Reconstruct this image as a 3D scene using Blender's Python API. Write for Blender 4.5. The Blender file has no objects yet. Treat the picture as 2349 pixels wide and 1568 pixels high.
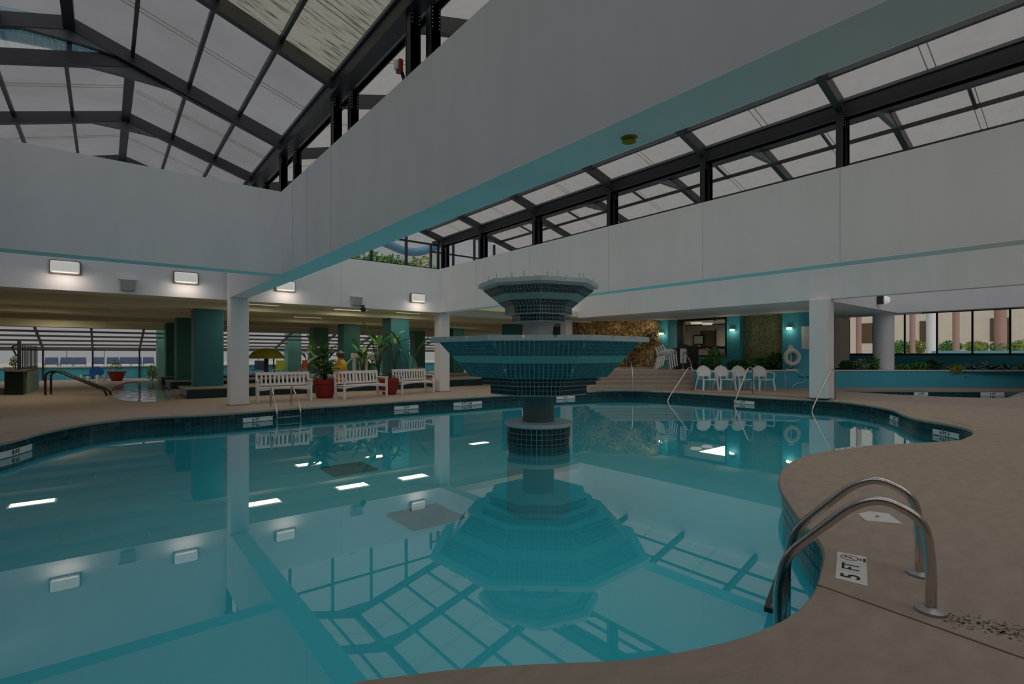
import bpy, bmesh, math, random
from mathutils import Vector, Matrix
from mathutils.geometry import tessellate_polygon
random.seed(7)
C = bpy.context.scene.collection
scn = bpy.context.scene
PI = math.pi
# ------------------------------------------------------------------ camera
F_PX, U0, V0, CAM_H = 1155.0, 1174.5, 812.0, 1.4
YAW = math.radians(39.0)
FX, FY = math.sin(YAW), math.cos(YAW)
RX, RY = math.cos(YAW), -math.sin(YAW)
cam_d = bpy.data.cameras.new('camera')
cam = bpy.data.objects.new('camera', cam_d); C.objects.link(cam)
cam.location = (0, 0, CAM_H); cam.rotation_euler = (PI/2, 0, -YAW)
cam_d.sensor_width = 36; cam_d.lens = 36*F_PX/2349; cam_d.shift_y = 28/2349
cam_d.clip_start = 0.05; cam_d.clip_end = 500
scn.camera = cam
# ------------------------------------------------------------------ world, sun, exposure
w = bpy.data.worlds.new('world'); scn.world = w; w.use_nodes = True
nt = w.node_tree; nt.nodes.clear()
wo = nt.nodes.new('ShaderNodeOutputWorld'); bg = nt.nodes.new('ShaderNodeBackground')
tc = nt.nodes.new('ShaderNodeTexCoord'); sx = nt.nodes.new('ShaderNodeSeparateXYZ')
mr = nt.nodes.new('ShaderNodeMapRange'); mr.inputs['From Min'].default_value = 0.0; mr.inputs['From Max'].default_value = 1.0
mr.inputs['To Min'].default_value = 1.05; mr.inputs['To Max'].default_value = 1.1
rgb = nt.nodes.new('ShaderNodeVectorMath'); rgb.operation = 'SCALE'; rgb.inputs[0].default_value = (0.99, 1.0, 1.04)
nt.links.new(tc.outputs['Generated'], sx.inputs[0]); nt.links.new(sx.outputs['Z'], mr.inputs['Value'])
nt.links.new(mr.outputs[0], rgb.inputs['Scale']); nt.links.new(rgb.outputs[0], bg.inputs['Color'])
bg.inputs['Strength'].default_value = 0.84
nt.links.new(bg.outputs[0], wo.inputs['Surface'])
sd = bpy.data.lights.new('sun', 'SUN'); sd.energy = 5.8; sd.angle = math.radians(100); sd.color = (1.0, 0.97, 0.93)
sun = bpy.data.objects.new('sun', sd); C.objects.link(sun); sun.rotation_euler = Vector((FX*math.sin(math.radians(38)), FY*math.sin(math.radians(38)), -math.cos(math.radians(38)))).to_track_quat('-Z', 'Y').to_euler()
sun.location = (0, 0, 30)
vs = scn.view_settings
scn.display_settings.display_device = 'sRGB'
vs.view_transform = 'Standard'; vs.look = 'None'; vs.gamma = 1.0; vs.use_curve_mapping = False
vs.exposure = -1.75
# ------------------------------------------------------------------ pixel helpers (fixed survey of the photograph)
def at(u, d, z=0.0):
    s = (u-U0)/F_PX*d
    return Vector((FX*d+RX*s, FY*d+RY*s, z))
def gp(u, v, z=0.0):
    return at(u, F_PX*(CAM_H-z)/(v-V0), z)
def onX(u, v, X):
    t = (u-U0)/F_PX; d = X/(FX+RX*t)
    return Vector((X, (FY+RY*t)*d, CAM_H+(V0-v)*d/F_PX))
def onY(u, v, Y):
    t = (u-U0)/F_PX; d = Y/(FY+RY*t)
    return Vector(((FX+RX*t)*d, Y, CAM_H+(V0-v)*d/F_PX))
def proj(p):
    d = p[0]*FX+p[1]*FY; s = p[0]*RX+p[1]*RY
    if d < 0.05: return None
    return (U0+F_PX*s/d, V0+F_PX*(CAM_H-p[2])/d, d)
# ------------------------------------------------------------------ materials
M = {}
def mat(name, col, rough=0.6, metal=0.0, noise=None, bump=None, spec=0.5, emit=None, coat=0.0, trans=0.0):
    m = bpy.data.materials.new(name); m.use_nodes = True; n = m.node_tree
    b = n.nodes['Principled BSDF']
    b.inputs['Base Color'].default_value = (*col, 1); b.inputs['Roughness'].default_value = rough
    b.inputs['Metallic'].default_value = metal; b.inputs['Specular IOR Level'].default_value = spec
    if coat: b.inputs['Coat Weight'].default_value = coat
    if emit:
        b.inputs['Emission Color'].default_value = (*emit[0], 1); b.inputs['Emission Strength'].default_value = emit[1]
    if noise:
        sc, amt, stretch = noise if len(noise) == 3 else (*noise, (1, 1, 1))
        t = n.nodes.new('ShaderNodeTexCoord'); mp = n.nodes.new('ShaderNodeMapping'); mp.inputs['Scale'].default_value = stretch
        nz = n.nodes.new('ShaderNodeTexNoise'); nz.inputs['Scale'].default_value = sc; nz.inputs['Detail'].default_value = 6; nz.inputs['Roughness'].default_value = 0.6
        r = n.nodes.new('ShaderNodeMapRange'); r.inputs['From Min'].default_value = 0.3; r.inputs['From Max'].default_value = 0.7
        r.inputs['To Min'].default_value = 1-amt; r.inputs['To Max'].default_value = 1+amt
        vm = n.nodes.new('ShaderNodeVectorMath'); vm.operation = 'SCALE'; vm.inputs[0].default_value = col
        n.links.new(t.outputs['Object'], mp.inputs[0]); n.links.new(mp.outputs[0], nz.inputs['Vector'])
        n.links.new(nz.outputs['Fac'], r.inputs['Value']); n.links.new(r.outputs[0], vm.inputs['Scale'])
        n.links.new(vm.outputs[0], b.inputs['Base Color'])
    if bump:
        sc, st = bump
        t = n.nodes.new('ShaderNodeTexCoord'); nz = n.nodes.new('ShaderNodeTexNoise'); nz.inputs['Scale'].default_value = sc; nz.inputs['Detail'].default_value = 4
        bp = n.nodes.new('ShaderNodeBump'); bp.inputs['Strength'].default_value = st; bp.inputs['Distance'].default_value = 0.01
        n.links.new(t.outputs['Object'], nz.inputs['Vector']); n.links.new(nz.outputs['Fac'], bp.inputs['Height']); n.links.new(bp.outputs[0], b.inputs['Normal'])
    M[name] = m
    return m
mat('white_paint', (0.78, 0.785, 0.81), 0.7, noise=(2.0, 0.035, (1, 1, 0.18)), spec=0.2)
mat('white_gloss', (0.86, 0.86, 0.87), 0.4)
mat('column_paint', (0.80, 0.79, 0.80), 0.6, spec=0.3)
mat('teal_soffit', (0.86, 0.93, 0.92), 0.7, noise=(0.5, 0.06), spec=0.2)
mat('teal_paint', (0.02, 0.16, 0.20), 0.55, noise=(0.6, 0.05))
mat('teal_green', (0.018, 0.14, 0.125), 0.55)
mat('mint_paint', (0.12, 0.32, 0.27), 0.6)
mat('pale_mint', (0.42, 0.62, 0.52), 0.6)
mat('pool_blue_wall', (0.07, 0.46, 0.60), 0.6, noise=(0.9, 0.07))
mat('cream_ceiling', (0.74, 0.70, 0.52), 0.8, noise=(1.0, 0.05))
mat('deck', (0.395, 0.325, 0.27), 0.8, noise=(9.0, 0.10, (0.5, 1, 1)), bump=(60, 0.25), spec=0.25)
mat('coping', (0.30, 0.29, 0.25), 0.6, noise=(5.0, 0.06), spec=0.4)
mat('tile_dark', (0.010, 0.045, 0.058), 0.18, noise=(7.0, 0.5), spec=0.5)
mat('tile_teal', (0.014, 0.095, 0.12), 0.2, noise=(9.0, 0.45), spec=0.5)
mat('tile_black', (0.012, 0.02, 0.022), 0.3)
mat('grout', (0.40, 0.58, 0.60), 0.8)
mat('grout_dark', (0.12, 0.18, 0.19), 0.8)
mat('mint_band', (0.17, 0.40, 0.38), 0.5, noise=(12, 0.06))
mat('fountain_stone', (0.48, 0.55, 0.58), 0.55, noise=(5, 0.08))
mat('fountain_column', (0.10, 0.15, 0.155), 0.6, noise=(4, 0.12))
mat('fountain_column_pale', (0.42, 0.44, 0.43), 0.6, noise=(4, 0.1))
mat('black_steel', (0.026, 0.026, 0.032), 0.38, spec=0.5)
mat('grey_steel', (0.10, 0.105, 0.12), 0.4)
mat('chrome', (0.60, 0.56, 0.53), 0.18, metal=1.0)
mat('dull_steel', (0.50, 0.51, 0.52), 0.35, metal=1.0)
mat('bronze_rail', (0.05, 0.05, 0.05), 0.3, metal=0.6)
mat('plastic_white', (0.82, 0.81, 0.82), 0.4)
mat('bench_white', (0.80, 0.77, 0.78), 0.55)
mat('terracotta', (0.27, 0.016, 0.012), 0.5, noise=(5, 0.08))
mat('soil', (0.05, 0.035, 0.02), 0.9)
mat('leaf_dark', (0.035, 0.13, 0.03), 0.45, noise=(6, 0.35))
mat('leaf_mid', (0.09, 0.25, 0.05), 0.5, noise=(6, 0.35))
mat('leaf_light', (0.25, 0.34, 0.06), 0.5, noise=(6, 0.3))
mat('leaf_silver', (0.22, 0.30, 0.22), 0.5, noise=(6, 0.3))
mat('stem', (0.07, 0.08, 0.03), 0.7)
mat('bark', (0.12, 0.09, 0.06), 0.9, noise=(10, 0.3))
mat('lime_canvas', (0.42, 0.46, 0.02), 0.7)
mat('teal_canvas', (0.10, 0.45, 0.45), 0.7)
mat('blue_plastic', (0.02, 0.12, 0.42), 0.4)
mat('blue_fabric', (0.045, 0.07, 0.14), 0.8)
mat('yellow_plastic', (0.75, 0.42, 0.02), 0.5)
mat('orange_plastic', (0.55, 0.12, 0.02), 0.5)
mat('dark_wood', (0.03, 0.022, 0.02), 0.5)
mat('brown', (0.12, 0.07, 0.04), 0.6)
mat('rose_leaf', (0.20,0.10,0.06), 0.6)
mat('dark_grey_wood', (0.06,0.055,0.06), 0.6)
mat('dark_green_tile', (0.015,0.035,0.03), 0.4)
mat('louvre_brown', (0.10, 0.085, 0.07), 0.6)
mat('black_ink', (0.008, 0.008, 0.010), 0.6)
mat('red_ink', (0.35, 0.05, 0.05), 0.6)
mat('marker_white', (0.75, 0.76, 0.76), 0.35)
mat('joint_dark', (0.15, 0.11, 0.08), 0.9)
mat('stain', (0.22, 0.20, 0.16), 0.85)
mat('rust', (0.40, 0.25, 0.02), 0.9)
mat('seam_brown', (0.62, 0.56, 0.46), 0.8)
mat('lens', (0.9, 0.9, 0.85), 0.4, emit=((1.0, 0.97, 0.92), 0.8))
mat('ceiling_lens', (0.9, 0.9, 0.85), 0.4, emit=((1.0, 0.90, 0.72), 1.3))
mat('sconce_lens', (0.9, 0.9, 0.85), 0.4, emit=((1.0, 0.85, 0.6), 4.0))
mat('cream_wall', (0.80, 0.70, 0.60), 0.7, noise=(1.5, 0.05))
mat('rose_column', (0.40, 0.24, 0.20), 0.7)
mat('room_wall', (0.75, 0.70, 0.62), 0.8)
mat('room_floor', (0.30, 0.26, 0.22), 0.5)
mat('red_plastic', (0.35, 0.03, 0.03), 0.4)
mat('grey_box', (0.50, 0.50, 0.48), 0.5)
mat('terrace', (0.5, 0.46, 0.40), 0.8)
mat('slide_blue', (0.08, 0.22, 0.34), 0.4)
mat('slide_blue_pale', (0.12, 0.42, 0.52), 0.5)
mat('hill_haze', (0.35, 0.40, 0.42), 0.9)
def layered(name, kind):
    m = bpy.data.materials.new(name); m.use_nodes = True; n = m.node_tree; n.nodes.clear()
    o = n.nodes.new('ShaderNodeOutputMaterial'); mx = n.nodes.new('ShaderNodeMixShader'); tr = n.nodes.new('ShaderNodeBsdfTransparent')
    if kind in ('water', 'glass', 'spa', 'foam'):
        gl = n.nodes.new('ShaderNodeBsdfGlossy'); gl.inputs['Roughness'].default_value = 0.0
        # Schlick reflectance, the same from both sides of the sheet
        ge = n.nodes.new('ShaderNodeNewGeometry'); dt = n.nodes.new('ShaderNodeVectorMath'); dt.operation = 'DOT_PRODUCT'
        n.links.new(ge.outputs['Normal'], dt.inputs[0]); n.links.new(ge.outputs['Incoming'], dt.inputs[1])
        def mth(op, x, y):
            q = n.nodes.new('ShaderNodeMath'); q.operation = op
            for i, v in enumerate((x, y)):
                if v is None: continue
                if isinstance(v, (int, float)): q.inputs[i].default_value = v
                else: n.links.new(v, q.inputs[i])
            return q.outputs[0]
        f0 = {'water': 0.16, 'glass': 0.05, 'spa': 0.08, 'foam': 0.05}[kind]
        fac = mth('ADD', mth('MULTIPLY', mth('POWER', mth('SUBTRACT', 1.0, mth('ABSOLUTE', dt.outputs['Value'], None)), {'water': 3.2, 'glass': 4.5, 'spa': 3.5, 'foam': 3.5}[kind]), 1-f0), f0)
        tr.inputs['Color'].default_value = {'water': (0.82, 1.0, 1.0, 1), 'glass': (0.86, 0.90, 0.88, 1), 'spa': (0.8, 0.95, 0.95, 1), 'foam': (0.9, 0.97, 0.96, 1)}[kind]
        if kind != 'glass':
            t = n.nodes.new('ShaderNodeTexCoord'); nz = n.nodes.new('ShaderNodeTexNoise'); nz.inputs['Scale'].default_value = 0.7 if kind == 'water' else 3.0
            nz.inputs['Detail'].default_value = 1
            bp = n.nodes.new('ShaderNodeBump'); bp.inputs['Strength'].default_value = 0.02 if kind == 'water' else 0.5; bp.inputs['Distance'].default_value = 0.02
            n.links.new(t.outputs['Object'], nz.inputs['Vector']); n.links.new(nz.outputs['Fac'], bp.inputs['Height'])
            n.links.new(bp.outputs[0], gl.inputs['Normal'])
        body = tr.outputs[0]
        if kind in ('water', 'foam'):      # a little light is scattered by the water itself
            df = n.nodes.new('ShaderNodeBsdfDiffuse'); df.inputs['Color'].default_value = (0.06, 0.80, 0.95, 1) if kind == 'water' else (0.85, 0.88, 0.88, 1); m3 = n.nodes.new('ShaderNodeMixShader'); m3.inputs[0].default_value = 0.18 if kind == 'water' else 0.75
            n.links.new(tr.outputs[0], m3.inputs[1]); n.links.new(df.outputs[0], m3.inputs[2]); body = m3.outputs[0]
        n.links.new(fac, mx.inputs[0]); n.links.new(body, mx.inputs[1]); n.links.new(gl.outputs[0], mx.inputs[2])
    else:
        tl = n.nodes.new('ShaderNodeBsdfTranslucent'); df = n.nodes.new('ShaderNodeBsdfDiffuse'); m2 = n.nodes.new('ShaderNodeMixShader')
        m2.inputs[0].default_value = 0.5; mx.inputs[0].default_value = 0.12
        tr.inputs['Color'].default_value = (0.84, 0.83, 0.84, 1); tl.inputs['Color'].default_value = (0.8, 0.79, 0.77, 1); df.inputs['Color'].default_value = (0.7, 0.7, 0.68, 1)
        t = n.nodes.new('ShaderNodeTexCoord'); mp = n.nodes.new('ShaderNodeMapping')
        nz = n.nodes.new('ShaderNodeTexNoise'); nz.inputs['Detail'].default_value = 5
        rr = n.nodes.new('ShaderNodeValToRGB')
        if kind == 'dirty':
            mp.inputs['Scale'].default_value = (3, 38, 3); nz.inputs['Scale'].default_value = 1.0
            rr.color_ramp.elements[0].position = 0.31; rr.color_ramp.elements[0].color = (0.24, 0.24, 0.18, 1)
            rr.color_ramp.elements[1].position = 0.47; rr.color_ramp.elements[1].color = (0.84, 0.82, 0.73, 1)
        elif kind == 'pale':
            mx.inputs[0].default_value = 0.10; rr.color_ramp.elements[0].color = (0.86, 0.84, 0.81, 1); rr.color_ramp.elements[1].color = (0.94, 0.93, 0.90, 1)
        elif kind == 'clear':
            mx.inputs[0].default_value = 0.03; rr.color_ramp.elements[0].color = (0.97, 0.97, 0.97, 1); rr.color_ramp.elements[1].color = (0.98, 0.98, 0.98, 1)
        else:
            mp.inputs['Scale'].default_value = (1, 1, 1); nz.inputs['Scale'].default_value = 0.8
            rr.color_ramp.elements[0].position = 0.3; rr.color_ramp.elements[0].color = (0.70, 0.69, 0.70, 1)
            rr.color_ramp.elements[1].position = 0.7; rr.color_ramp.elements[1].color = (0.80, 0.80, 0.82, 1)
        n.links.new(t.outputs['Object'], mp.inputs[0]); n.links.new(mp.outputs[0], nz.inputs['Vector']); n.links.new(nz.outputs['Fac'], rr.inputs[0])
        n.links.new(rr.outputs[0], tr.inputs['Color'])
        n.links.new(tl.outputs[0], m2.inputs[1]); n.links.new(df.outputs[0], m2.inputs[2])
        n.links.new(tr.outputs[0], mx.inputs[1]); n.links.new(m2.outputs[0], mx.inputs[2])
    n.links.new(mx.outputs[0], o.inputs['Surface']); M[name] = m
layered('water', 'water'); layered('spa_water', 'spa'); layered('glass', 'glass'); layered('roof_sheet', 'sheet'); layered('roof_sheet_dirty', 'dirty'); layered('louvre_sheet', 'clear'); layered('roof_sheet_pale', 'pale'); layered('foam_water', 'foam')
mat('pool_plaster', (0.13, 0.85, 1.0), 0.9, spec=0.0)
def mosaic(name, c1, c2, scale):
    m = bpy.data.materials.new(name); m.use_nodes = True; n = m.node_tree; b = n.nodes['Principled BSDF']; b.inputs['Roughness'].default_value = 0.5
    t = n.nodes.new('ShaderNodeTexCoord'); v = n.nodes.new('ShaderNodeTexVoronoi'); v.inputs['Scale'].default_value = scale
    r = n.nodes.new('ShaderNodeValToRGB'); r.color_ramp.elements[0].color = (*c1, 1); r.color_ramp.elements[1].color = (*c2, 1)
    s = n.nodes.new('ShaderNodeSeparateXYZ'); bp = n.nodes.new('ShaderNodeBump'); bp.inputs['Strength'].default_value = 0.6
    n.links.new(t.outputs['Object'], v.inputs['Vector']); n.links.new(v.outputs['Color'], s.inputs[0]); n.links.new(s.outputs[0], r.inputs[0])
    n.links.new(r.outputs[0], b.inputs['Base Color']); n.links.new(v.outputs['Distance'], bp.inputs['Height']); n.links.new(bp.outputs[0], b.inputs['Normal'])
    M[name] = m
mosaic('mosaic_olive', (0.13, 0.15, 0.07), (0.42, 0.43, 0.22), 22)
mosaic('rock_gold', (0.12, 0.09, 0.045), (0.50, 0.38, 0.20), 9)
# ------------------------------------------------------------------ mesh helpers
class MB:
    def __init__(s): s.v = []; s.f = []
    def quad(s, a, b, c, d):
        i = len(s.v); s.v += [Vector(p) for p in (a, b, c, d)]; s.f.append((i, i+1, i+2, i+3)); return s
    def poly(s, pts):
        i = len(s.v); s.v += [Vector(p) for p in pts]; s.f.append(tuple(range(i, i+len(pts)))); return s
    def hexa(s, p):
        i = len(s.v); s.v += [Vector(q) for q in p]
        for f in ((0,3,2,1),(4,5,6,7),(0,1,5,4),(1,2,6,5),(2,3,7,6),(3,0,4,7)): s.f.append(tuple(i+k for k in f))
        return s
    def box(s, x0, x1, y0, y1, z0, z1):
        return s.hexa([(x0,y0,z0),(x1,y0,z0),(x1,y1,z0),(x0,y1,z0),(x0,y0,z1),(x1,y0,z1),(x1,y1,z1),(x0,y1,z1)])
    def bar(s, a, b, w, h, up=(0,0,1)):
        a, b = Vector(a), Vector(b); d = (b-a).normalized(); up = Vector(up)
        if abs(d.dot(up)) > 0.98: up = Vector((0,1,0))
        r = d.cross(up).normalized(); t = r.cross(d).normalized(); r *= w/2; t *= h/2
        return s.hexa([a-r-t, a+r-t, b+r-t, b-r-t, a-r+t, a+r+t, b+r+t, b-r+t])
    def tube(s, pts, r, n=10, caps=True):
        pts = [Vector(p) for p in pts]; rs = r if isinstance(r, (list, tuple)) else [r]*len(pts)
        base = len(s.v); prev = None
        for i, p in enumerate(pts):
            d = (pts[min(i+1, len(pts)-1)]-pts[max(i-1, 0)]).normalized()
            if prev is None:
                ref = Vector((0,0,1)) if abs(d.z) < 0.9 else Vector((1,0,0)); x = d.cross(ref).normalized()
            else:
                x = (prev-d*prev.dot(d)).normalized()
            prev = x; y = d.cross(x)
            for k in range(n):
                a = 2*PI*k/n; s.v.append(p+(x*math.cos(a)+y*math.sin(a))*rs[i])
        for i in range(len(pts)-1):
            for k in range(n):
                a = base+i*n+k; b = base+i*n+(k+1) % n; s.f.append((a, b, b+n, a+n))
        if caps:
            s.f.append(tuple(base+k for k in reversed(range(n)))); e = base+(len(pts)-1)*n; s.f.append(tuple(e+k for k in range(n)))
        return s
    def lathe(s, prof, n=24, cx=0, cy=0, rot=0.0, caps=True):
        base = len(s.v)
        for r, z in prof:
            for k in range(n):
                a = 2*PI*k/n+rot; s.v.append(Vector((cx+r*math.cos(a), cy+r*math.sin(a), z)))
        for i in range(len(prof)-1):
            for k in range(n):
                a = base+i*n+k; b = base+i*n+(k+1) % n; s.f.append((a, b, b+n, a+n))
        if caps:
            s.f.append(tuple(base+k for k in reversed(range(n)))); e = base+(len(prof)-1)*n; s.f.append(tuple(e+k for k in range(n)))
        return s
    def prism(s, pts, z0, z1):
        n = len(pts); i = len(s.v)
        s.v += [Vector((p[0], p[1], z0)) for p in pts]+[Vector((p[0], p[1], z1)) for p in pts]
        for tri in tessellate_polygon([[Vector((p[0], p[1], 0)) for p in pts]]):
            s.f.append(tuple(i+k for k in reversed(tri))); s.f.append(tuple(i+n+k for k in tri))
        for k in range(n): s.f.append((i+k, i+(k+1) % n, i+n+(k+1) % n, i+n+k))
        return s
    def build(s, name, m, parent=None, world=False, smooth=False, bevel=0.0):
        sheet = m in ('water', 'spa_water', 'foam_water')
        me = bpy.data.meshes.new(name)
        off = parent.location.copy() if (parent is not None and world) else Vector((0,0,0))
        g = parent.parent if (parent is not None and world) else None
        while g is not None: off = off+g.location; g = g.parent
        me.from_pydata([tuple(p-off) for p in s.v], [], s.f)
        bm = bmesh.new(); bm.from_mesh(me); bmesh.ops.recalc_face_normals(bm, faces=bm.faces)
        if sheet: bmesh.ops.reverse_faces(bm, faces=[f for f in bm.faces if f.normal.z < 0])
        bm.to_mesh(me); bm.free()
        me.materials.append(M[m])
        if smooth:
            for p in me.polygons: p.use_smooth = True
            me.set_sharp_from_angle(angle=math.radians(40))
        o = bpy.data.objects.new(name, me); C.objects.link(o)
        if parent is not None: o.parent = parent
        if bevel:
            b = o.modifiers.new('bevel', 'BEVEL'); b.width = bevel; b.segments = 2; b.limit_method = 'ANGLE'
        return o
def thing(name, label, cat, loc=(0,0,0), rz=0.0, group=None):
    o = bpy.data.objects.new(name, None); C.objects.link(o); o.empty_display_size = 0.1
    o.location = loc; o.rotation_euler = (0, 0, rz); o['label'] = label; o['category'] = cat
    if group: o['group'] = group
    return o
def sroot(name, loc=(0,0,0)):
    o = bpy.data.objects.new(name, None); C.objects.link(o); o.empty_display_size = 0.1; o.location = loc; o['kind'] = 'structure'
    return o
def S(o): o['kind'] = 'structure'; return o
def STUFF(o): o['kind'] = 'stuff'; return o
def tag(o, label, cat, group=None):
    o['label'] = label; o['category'] = cat
    if group: o['group'] = group
    return o
def dup(root, loc, rz, label, group=None):
    def cp(o, par):
        c = o.copy(); C.objects.link(c); c.parent = par
        for ch in list(o.children): cp(ch, c)
        return c
    r = cp(root, None); r.location = loc; r.rotation_euler = (0, 0, rz); r['label'] = label
    if group: r['group'] = group
    return r
def text_mesh(name, body, size, m, parent, mtx, depth=0.002):
    cu = bpy.data.curves.new(name, 'FONT'); cu.body = body; cu.size = size; cu.align_x = 'CENTER'; cu.align_y = 'CENTER'; cu.extrude = depth
    cu.offset = size*0.012
    t = bpy.data.objects.new('tmp', cu); C.objects.link(t)
    me = bpy.data.meshes.new_from_object(t.evaluated_get(bpy.context.evaluated_depsgraph_get()))
    bpy.data.objects.remove(t)
    me.materials.clear(); me.materials.append(M[m]); me.transform(mtx)
    o = bpy.data.objects.new(name, me); C.objects.link(o)
    if parent is not None: o.parent = parent
    return o
def tile_mesh(q, proud, nrm):
    m = MB(); n = nrm*proud; m.v = [Vector(p) for p in q]+[Vector(p)+n for p in q]
    m.f = [(4,5,6,7),(0,1,5,4),(1,2,6,5),(2,3,7,6),(3,0,4,7)]
    return m
def tile_field(tiles, parent, name, limit=300, proud=0.006, world=True):
    """tiles: (quad, outward normal, material). The largest in the view become parts, the rest one joined part per material."""
    camp = Vector((0, 0, CAM_H)); sc = []
    for q, n, m in tiles:
        c = sum((Vector(p) for p in q), Vector())/4; P = proj(c); a = 0
        if P and -20 < P[0] < 2370 and -20 < P[1] < 1590 and n.dot(camp-c) > 0:
            ar = ((Vector(q[1])-Vector(q[0])).cross(Vector(q[3])-Vector(q[0]))).length
            a = ar*abs(n.dot((camp-c).normalized()))/P[2]**2
        sc.append(a)
    order = sorted(range(len(tiles)), key=lambda i: -sc[i]); rest = {}
    for k, i in enumerate(order):
        q, n, m = tiles[i]; t = tile_mesh(q, proud, n)
        if k < limit and sc[i] > 0: t.build(name, m, parent, world=world)
        else:
            r = rest.setdefault(m, MB()); b = len(r.v); r.v += t.v; r.f += [tuple(b+x for x in f) for f in t.f]
    for m, r in rest.items(): STUFF(r.build(name, m, parent, world=world))
def quad_tiles(bl, br, tr, tl, nrm, tw, th, m, gap=0.008, rows=None):
    """grid of tiles clipped to the trapezoid bl br tr tl"""
    bl, br, tr, tl = map(Vector, (bl, br, tr, tl)); out = []
    mb, mt = (bl+br)/2, (tl+tr)/2; up = mt-mb; H = up.length; R = (br-bl).normalized() if (br-bl).length > (tr-tl).length else (tr-tl).normalized()
    n = rows or max(1, round(H/th))
    for r in range(n):
        f0, f1 = r/n, (r+1)/n; g = gap/2/H; f0 += g; f1 -= g
        l0, r0, l1, r1 = bl.lerp(tl, f0), br.lerp(tr, f0), bl.lerp(tl, f1), br.lerp(tr, f1); c0, c1 = mb.lerp(mt, f0), mb.lerp(mt, f1)
        hl0, hr0, hl1, hr1 = (l0-c0).dot(R)+gap/2, (r0-c0).dot(R)-gap/2, (l1-c1).dot(R)+gap/2, (r1-c1).dot(R)-gap/2
        k = int(max(hr0, hr1)/tw)+2
        for i in range(-k, k):
            x0, x1 = i*tw+gap/2, (i+1)*tw-gap/2
            a0, b0, a1, b1 = max(x0, hl0), min(x1, hr0), max(x0, hl1), min(x1, hr1)
            if b0-a0 < 0.012 and b1-a1 < 0.012: continue
            b0 = max(b0, a0); b1 = max(b1, a1)
            out.append(((c0+R*a0, c0+R*b0, c1+R*b1, c1+R*a1), nrm, m))
    return out
# ================================================================== SETTING
def catmull(P, step=0.1):
    out = []; n = len(P)
    for i in range(n):
        a, b, c, d = P[(i-1) % n], P[i], P[(i+1) % n], P[(i+2) % n]
        k = max(2, int((c-b).length/step))
        for j in range(k):
            t = j/k; t2, t3 = t*t, t*t*t
            out.append(0.5*((2*b)+(c-a)*t+(2*a-5*b+4*c-d)*t2+(3*b-a-3*c+d)*t3))
    # even resample
    L = [0]
    for i in range(len(out)): L.append(L[-1]+(out[(i+1) % len(out)]-out[i]).length)
    tot = L[-1]; m = int(tot/step); res = []; j = 0
    for i in range(m):
        s = tot*i/m
        while L[j+1] < s: j += 1
        f = (s-L[j])/(L[j+1]-L[j]); res.append(out[j].lerp(out[(j+1) % len(out)], f))
    return res
LIP = [(0,1015),(112,987),(223,967),(335,956),(500,948),(678,935),(805,927),(933,918),(1061,911),(1150,905.5),(1250,900),(1332,897),(1428,894.5),(1522,897),(1618,902),(1733,909.5),(1830,914),(1914,918.5),(1984,927),(2043,938),(2066,948),(2101,959),(2171,971),(2215,981),(2231,991),(2218,1001),(2190,1009),(2101,1014.6),(1984,1021),(1914,1030),(1844,1044),(1800,1067),(1786,1091),(1787,1116),(1799,1139),(1825,1179),(1855,1215),(1880,1241.5),(1887,1270),(1880,1307),(1871,1337),(1848,1377),(1809,1408),(1766,1430),(1700,1456),(1622,1476),(1520,1496),(1417,1508.7),(1264,1514.8),(1060,1526.6),(855,1552),(779,1566)]
pool_pts = [gp(u, v) for u, v in LIP]+[Vector(p) for p in ((0.42,2.1,0),(-0.3,1.85,0),(-1.4,1.5,0),(-2.8,1.6,0),(-4.0,2.8,0),(-4.4,5.0,0),(-3.8,7.4,0),(-2.6,9.4,0))]
pool = catmull(pool_pts, 0.1)
def orient(P):
    a = sum(P[i].x*P[(i+1) % len(P)].y-P[(i+1) % len(P)].x*P[i].y for i in range(len(P)))
    return P if a > 0 else P[::-1]
pool = orient(pool)          # counter-clockwise: outward = right of travel
def normals(P):
    out = []
    for i in range(len(P)):
        d = (P[(i+1) % len(P)]-P[i-1]).normalized(); out.append(Vector((d.y, -d.x, 0)))
    return out
PN = normals(pool)
small = orient(catmull([gp(u, v) for u, v in ((1925,896.5),(2000,901),(2100,906.5),(2200,910.5),(2290,913.5))]+[at(2345,19.15),at(2400,19.2),at(2250,19.25),at(2100,19.3),at(1990,19.3)], 0.2)) if False else None
sm = [gp(1922,896.2), gp(1960,898.7), gp(2000,901), gp(2060,904.5), gp(2120,907.5), gp(2200,910.5), gp(2290,912.8), gp(2312,911.5), gp(2335,902), at(2352,19.25), at(2300,19.25), at(2200,19.25), at(2100,19.3), at(2000,19.3), at(1940,19.3)]
for p in sm: p.z = 0
small = orient(sm); SN = normals(small)
spa = orient(catmull([gp(u, v) for u, v in ((254,903),(262,911),(280,917),(315,920.5),(360,920.5),(386,917),(392,905),(389,888),(384,877),(345,874),(300,875),(268,884),(257,893))], 0.2)); PSN = normals(spa)
def sweep(P, N, prof, close=True):
    m = MB(); k = len(prof); n = len(P)
    for i in range(n):
        for o, z in prof: m.v.append(Vector((P[i].x, P[i].y, 0))+N[i]*o+Vector((0, 0, z)))
    for i in range(n if close else n-1):
        j = (i+1) % n
        for a in range(k-1): m.f.append((i*k+a, j*k+a, j*k+a+1, i*k+a+1))
    return m
def poly_holes(outer, holes, z):
    loops = [outer]+holes; m = MB(); allp = [p for l in loops for p in l]
    m.v = [Vector((p[0], p[1], z)) for p in allp]
    for t in tessellate_polygon([[Vector((p[0], p[1], 0)) for p in l] for l in loops]): m.f.append(tuple(t))
    return m
outer = [Vector(p) for p in ((-10,-9,0),(32,-9,0),(32,37,0),(-10,37,0))]
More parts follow.
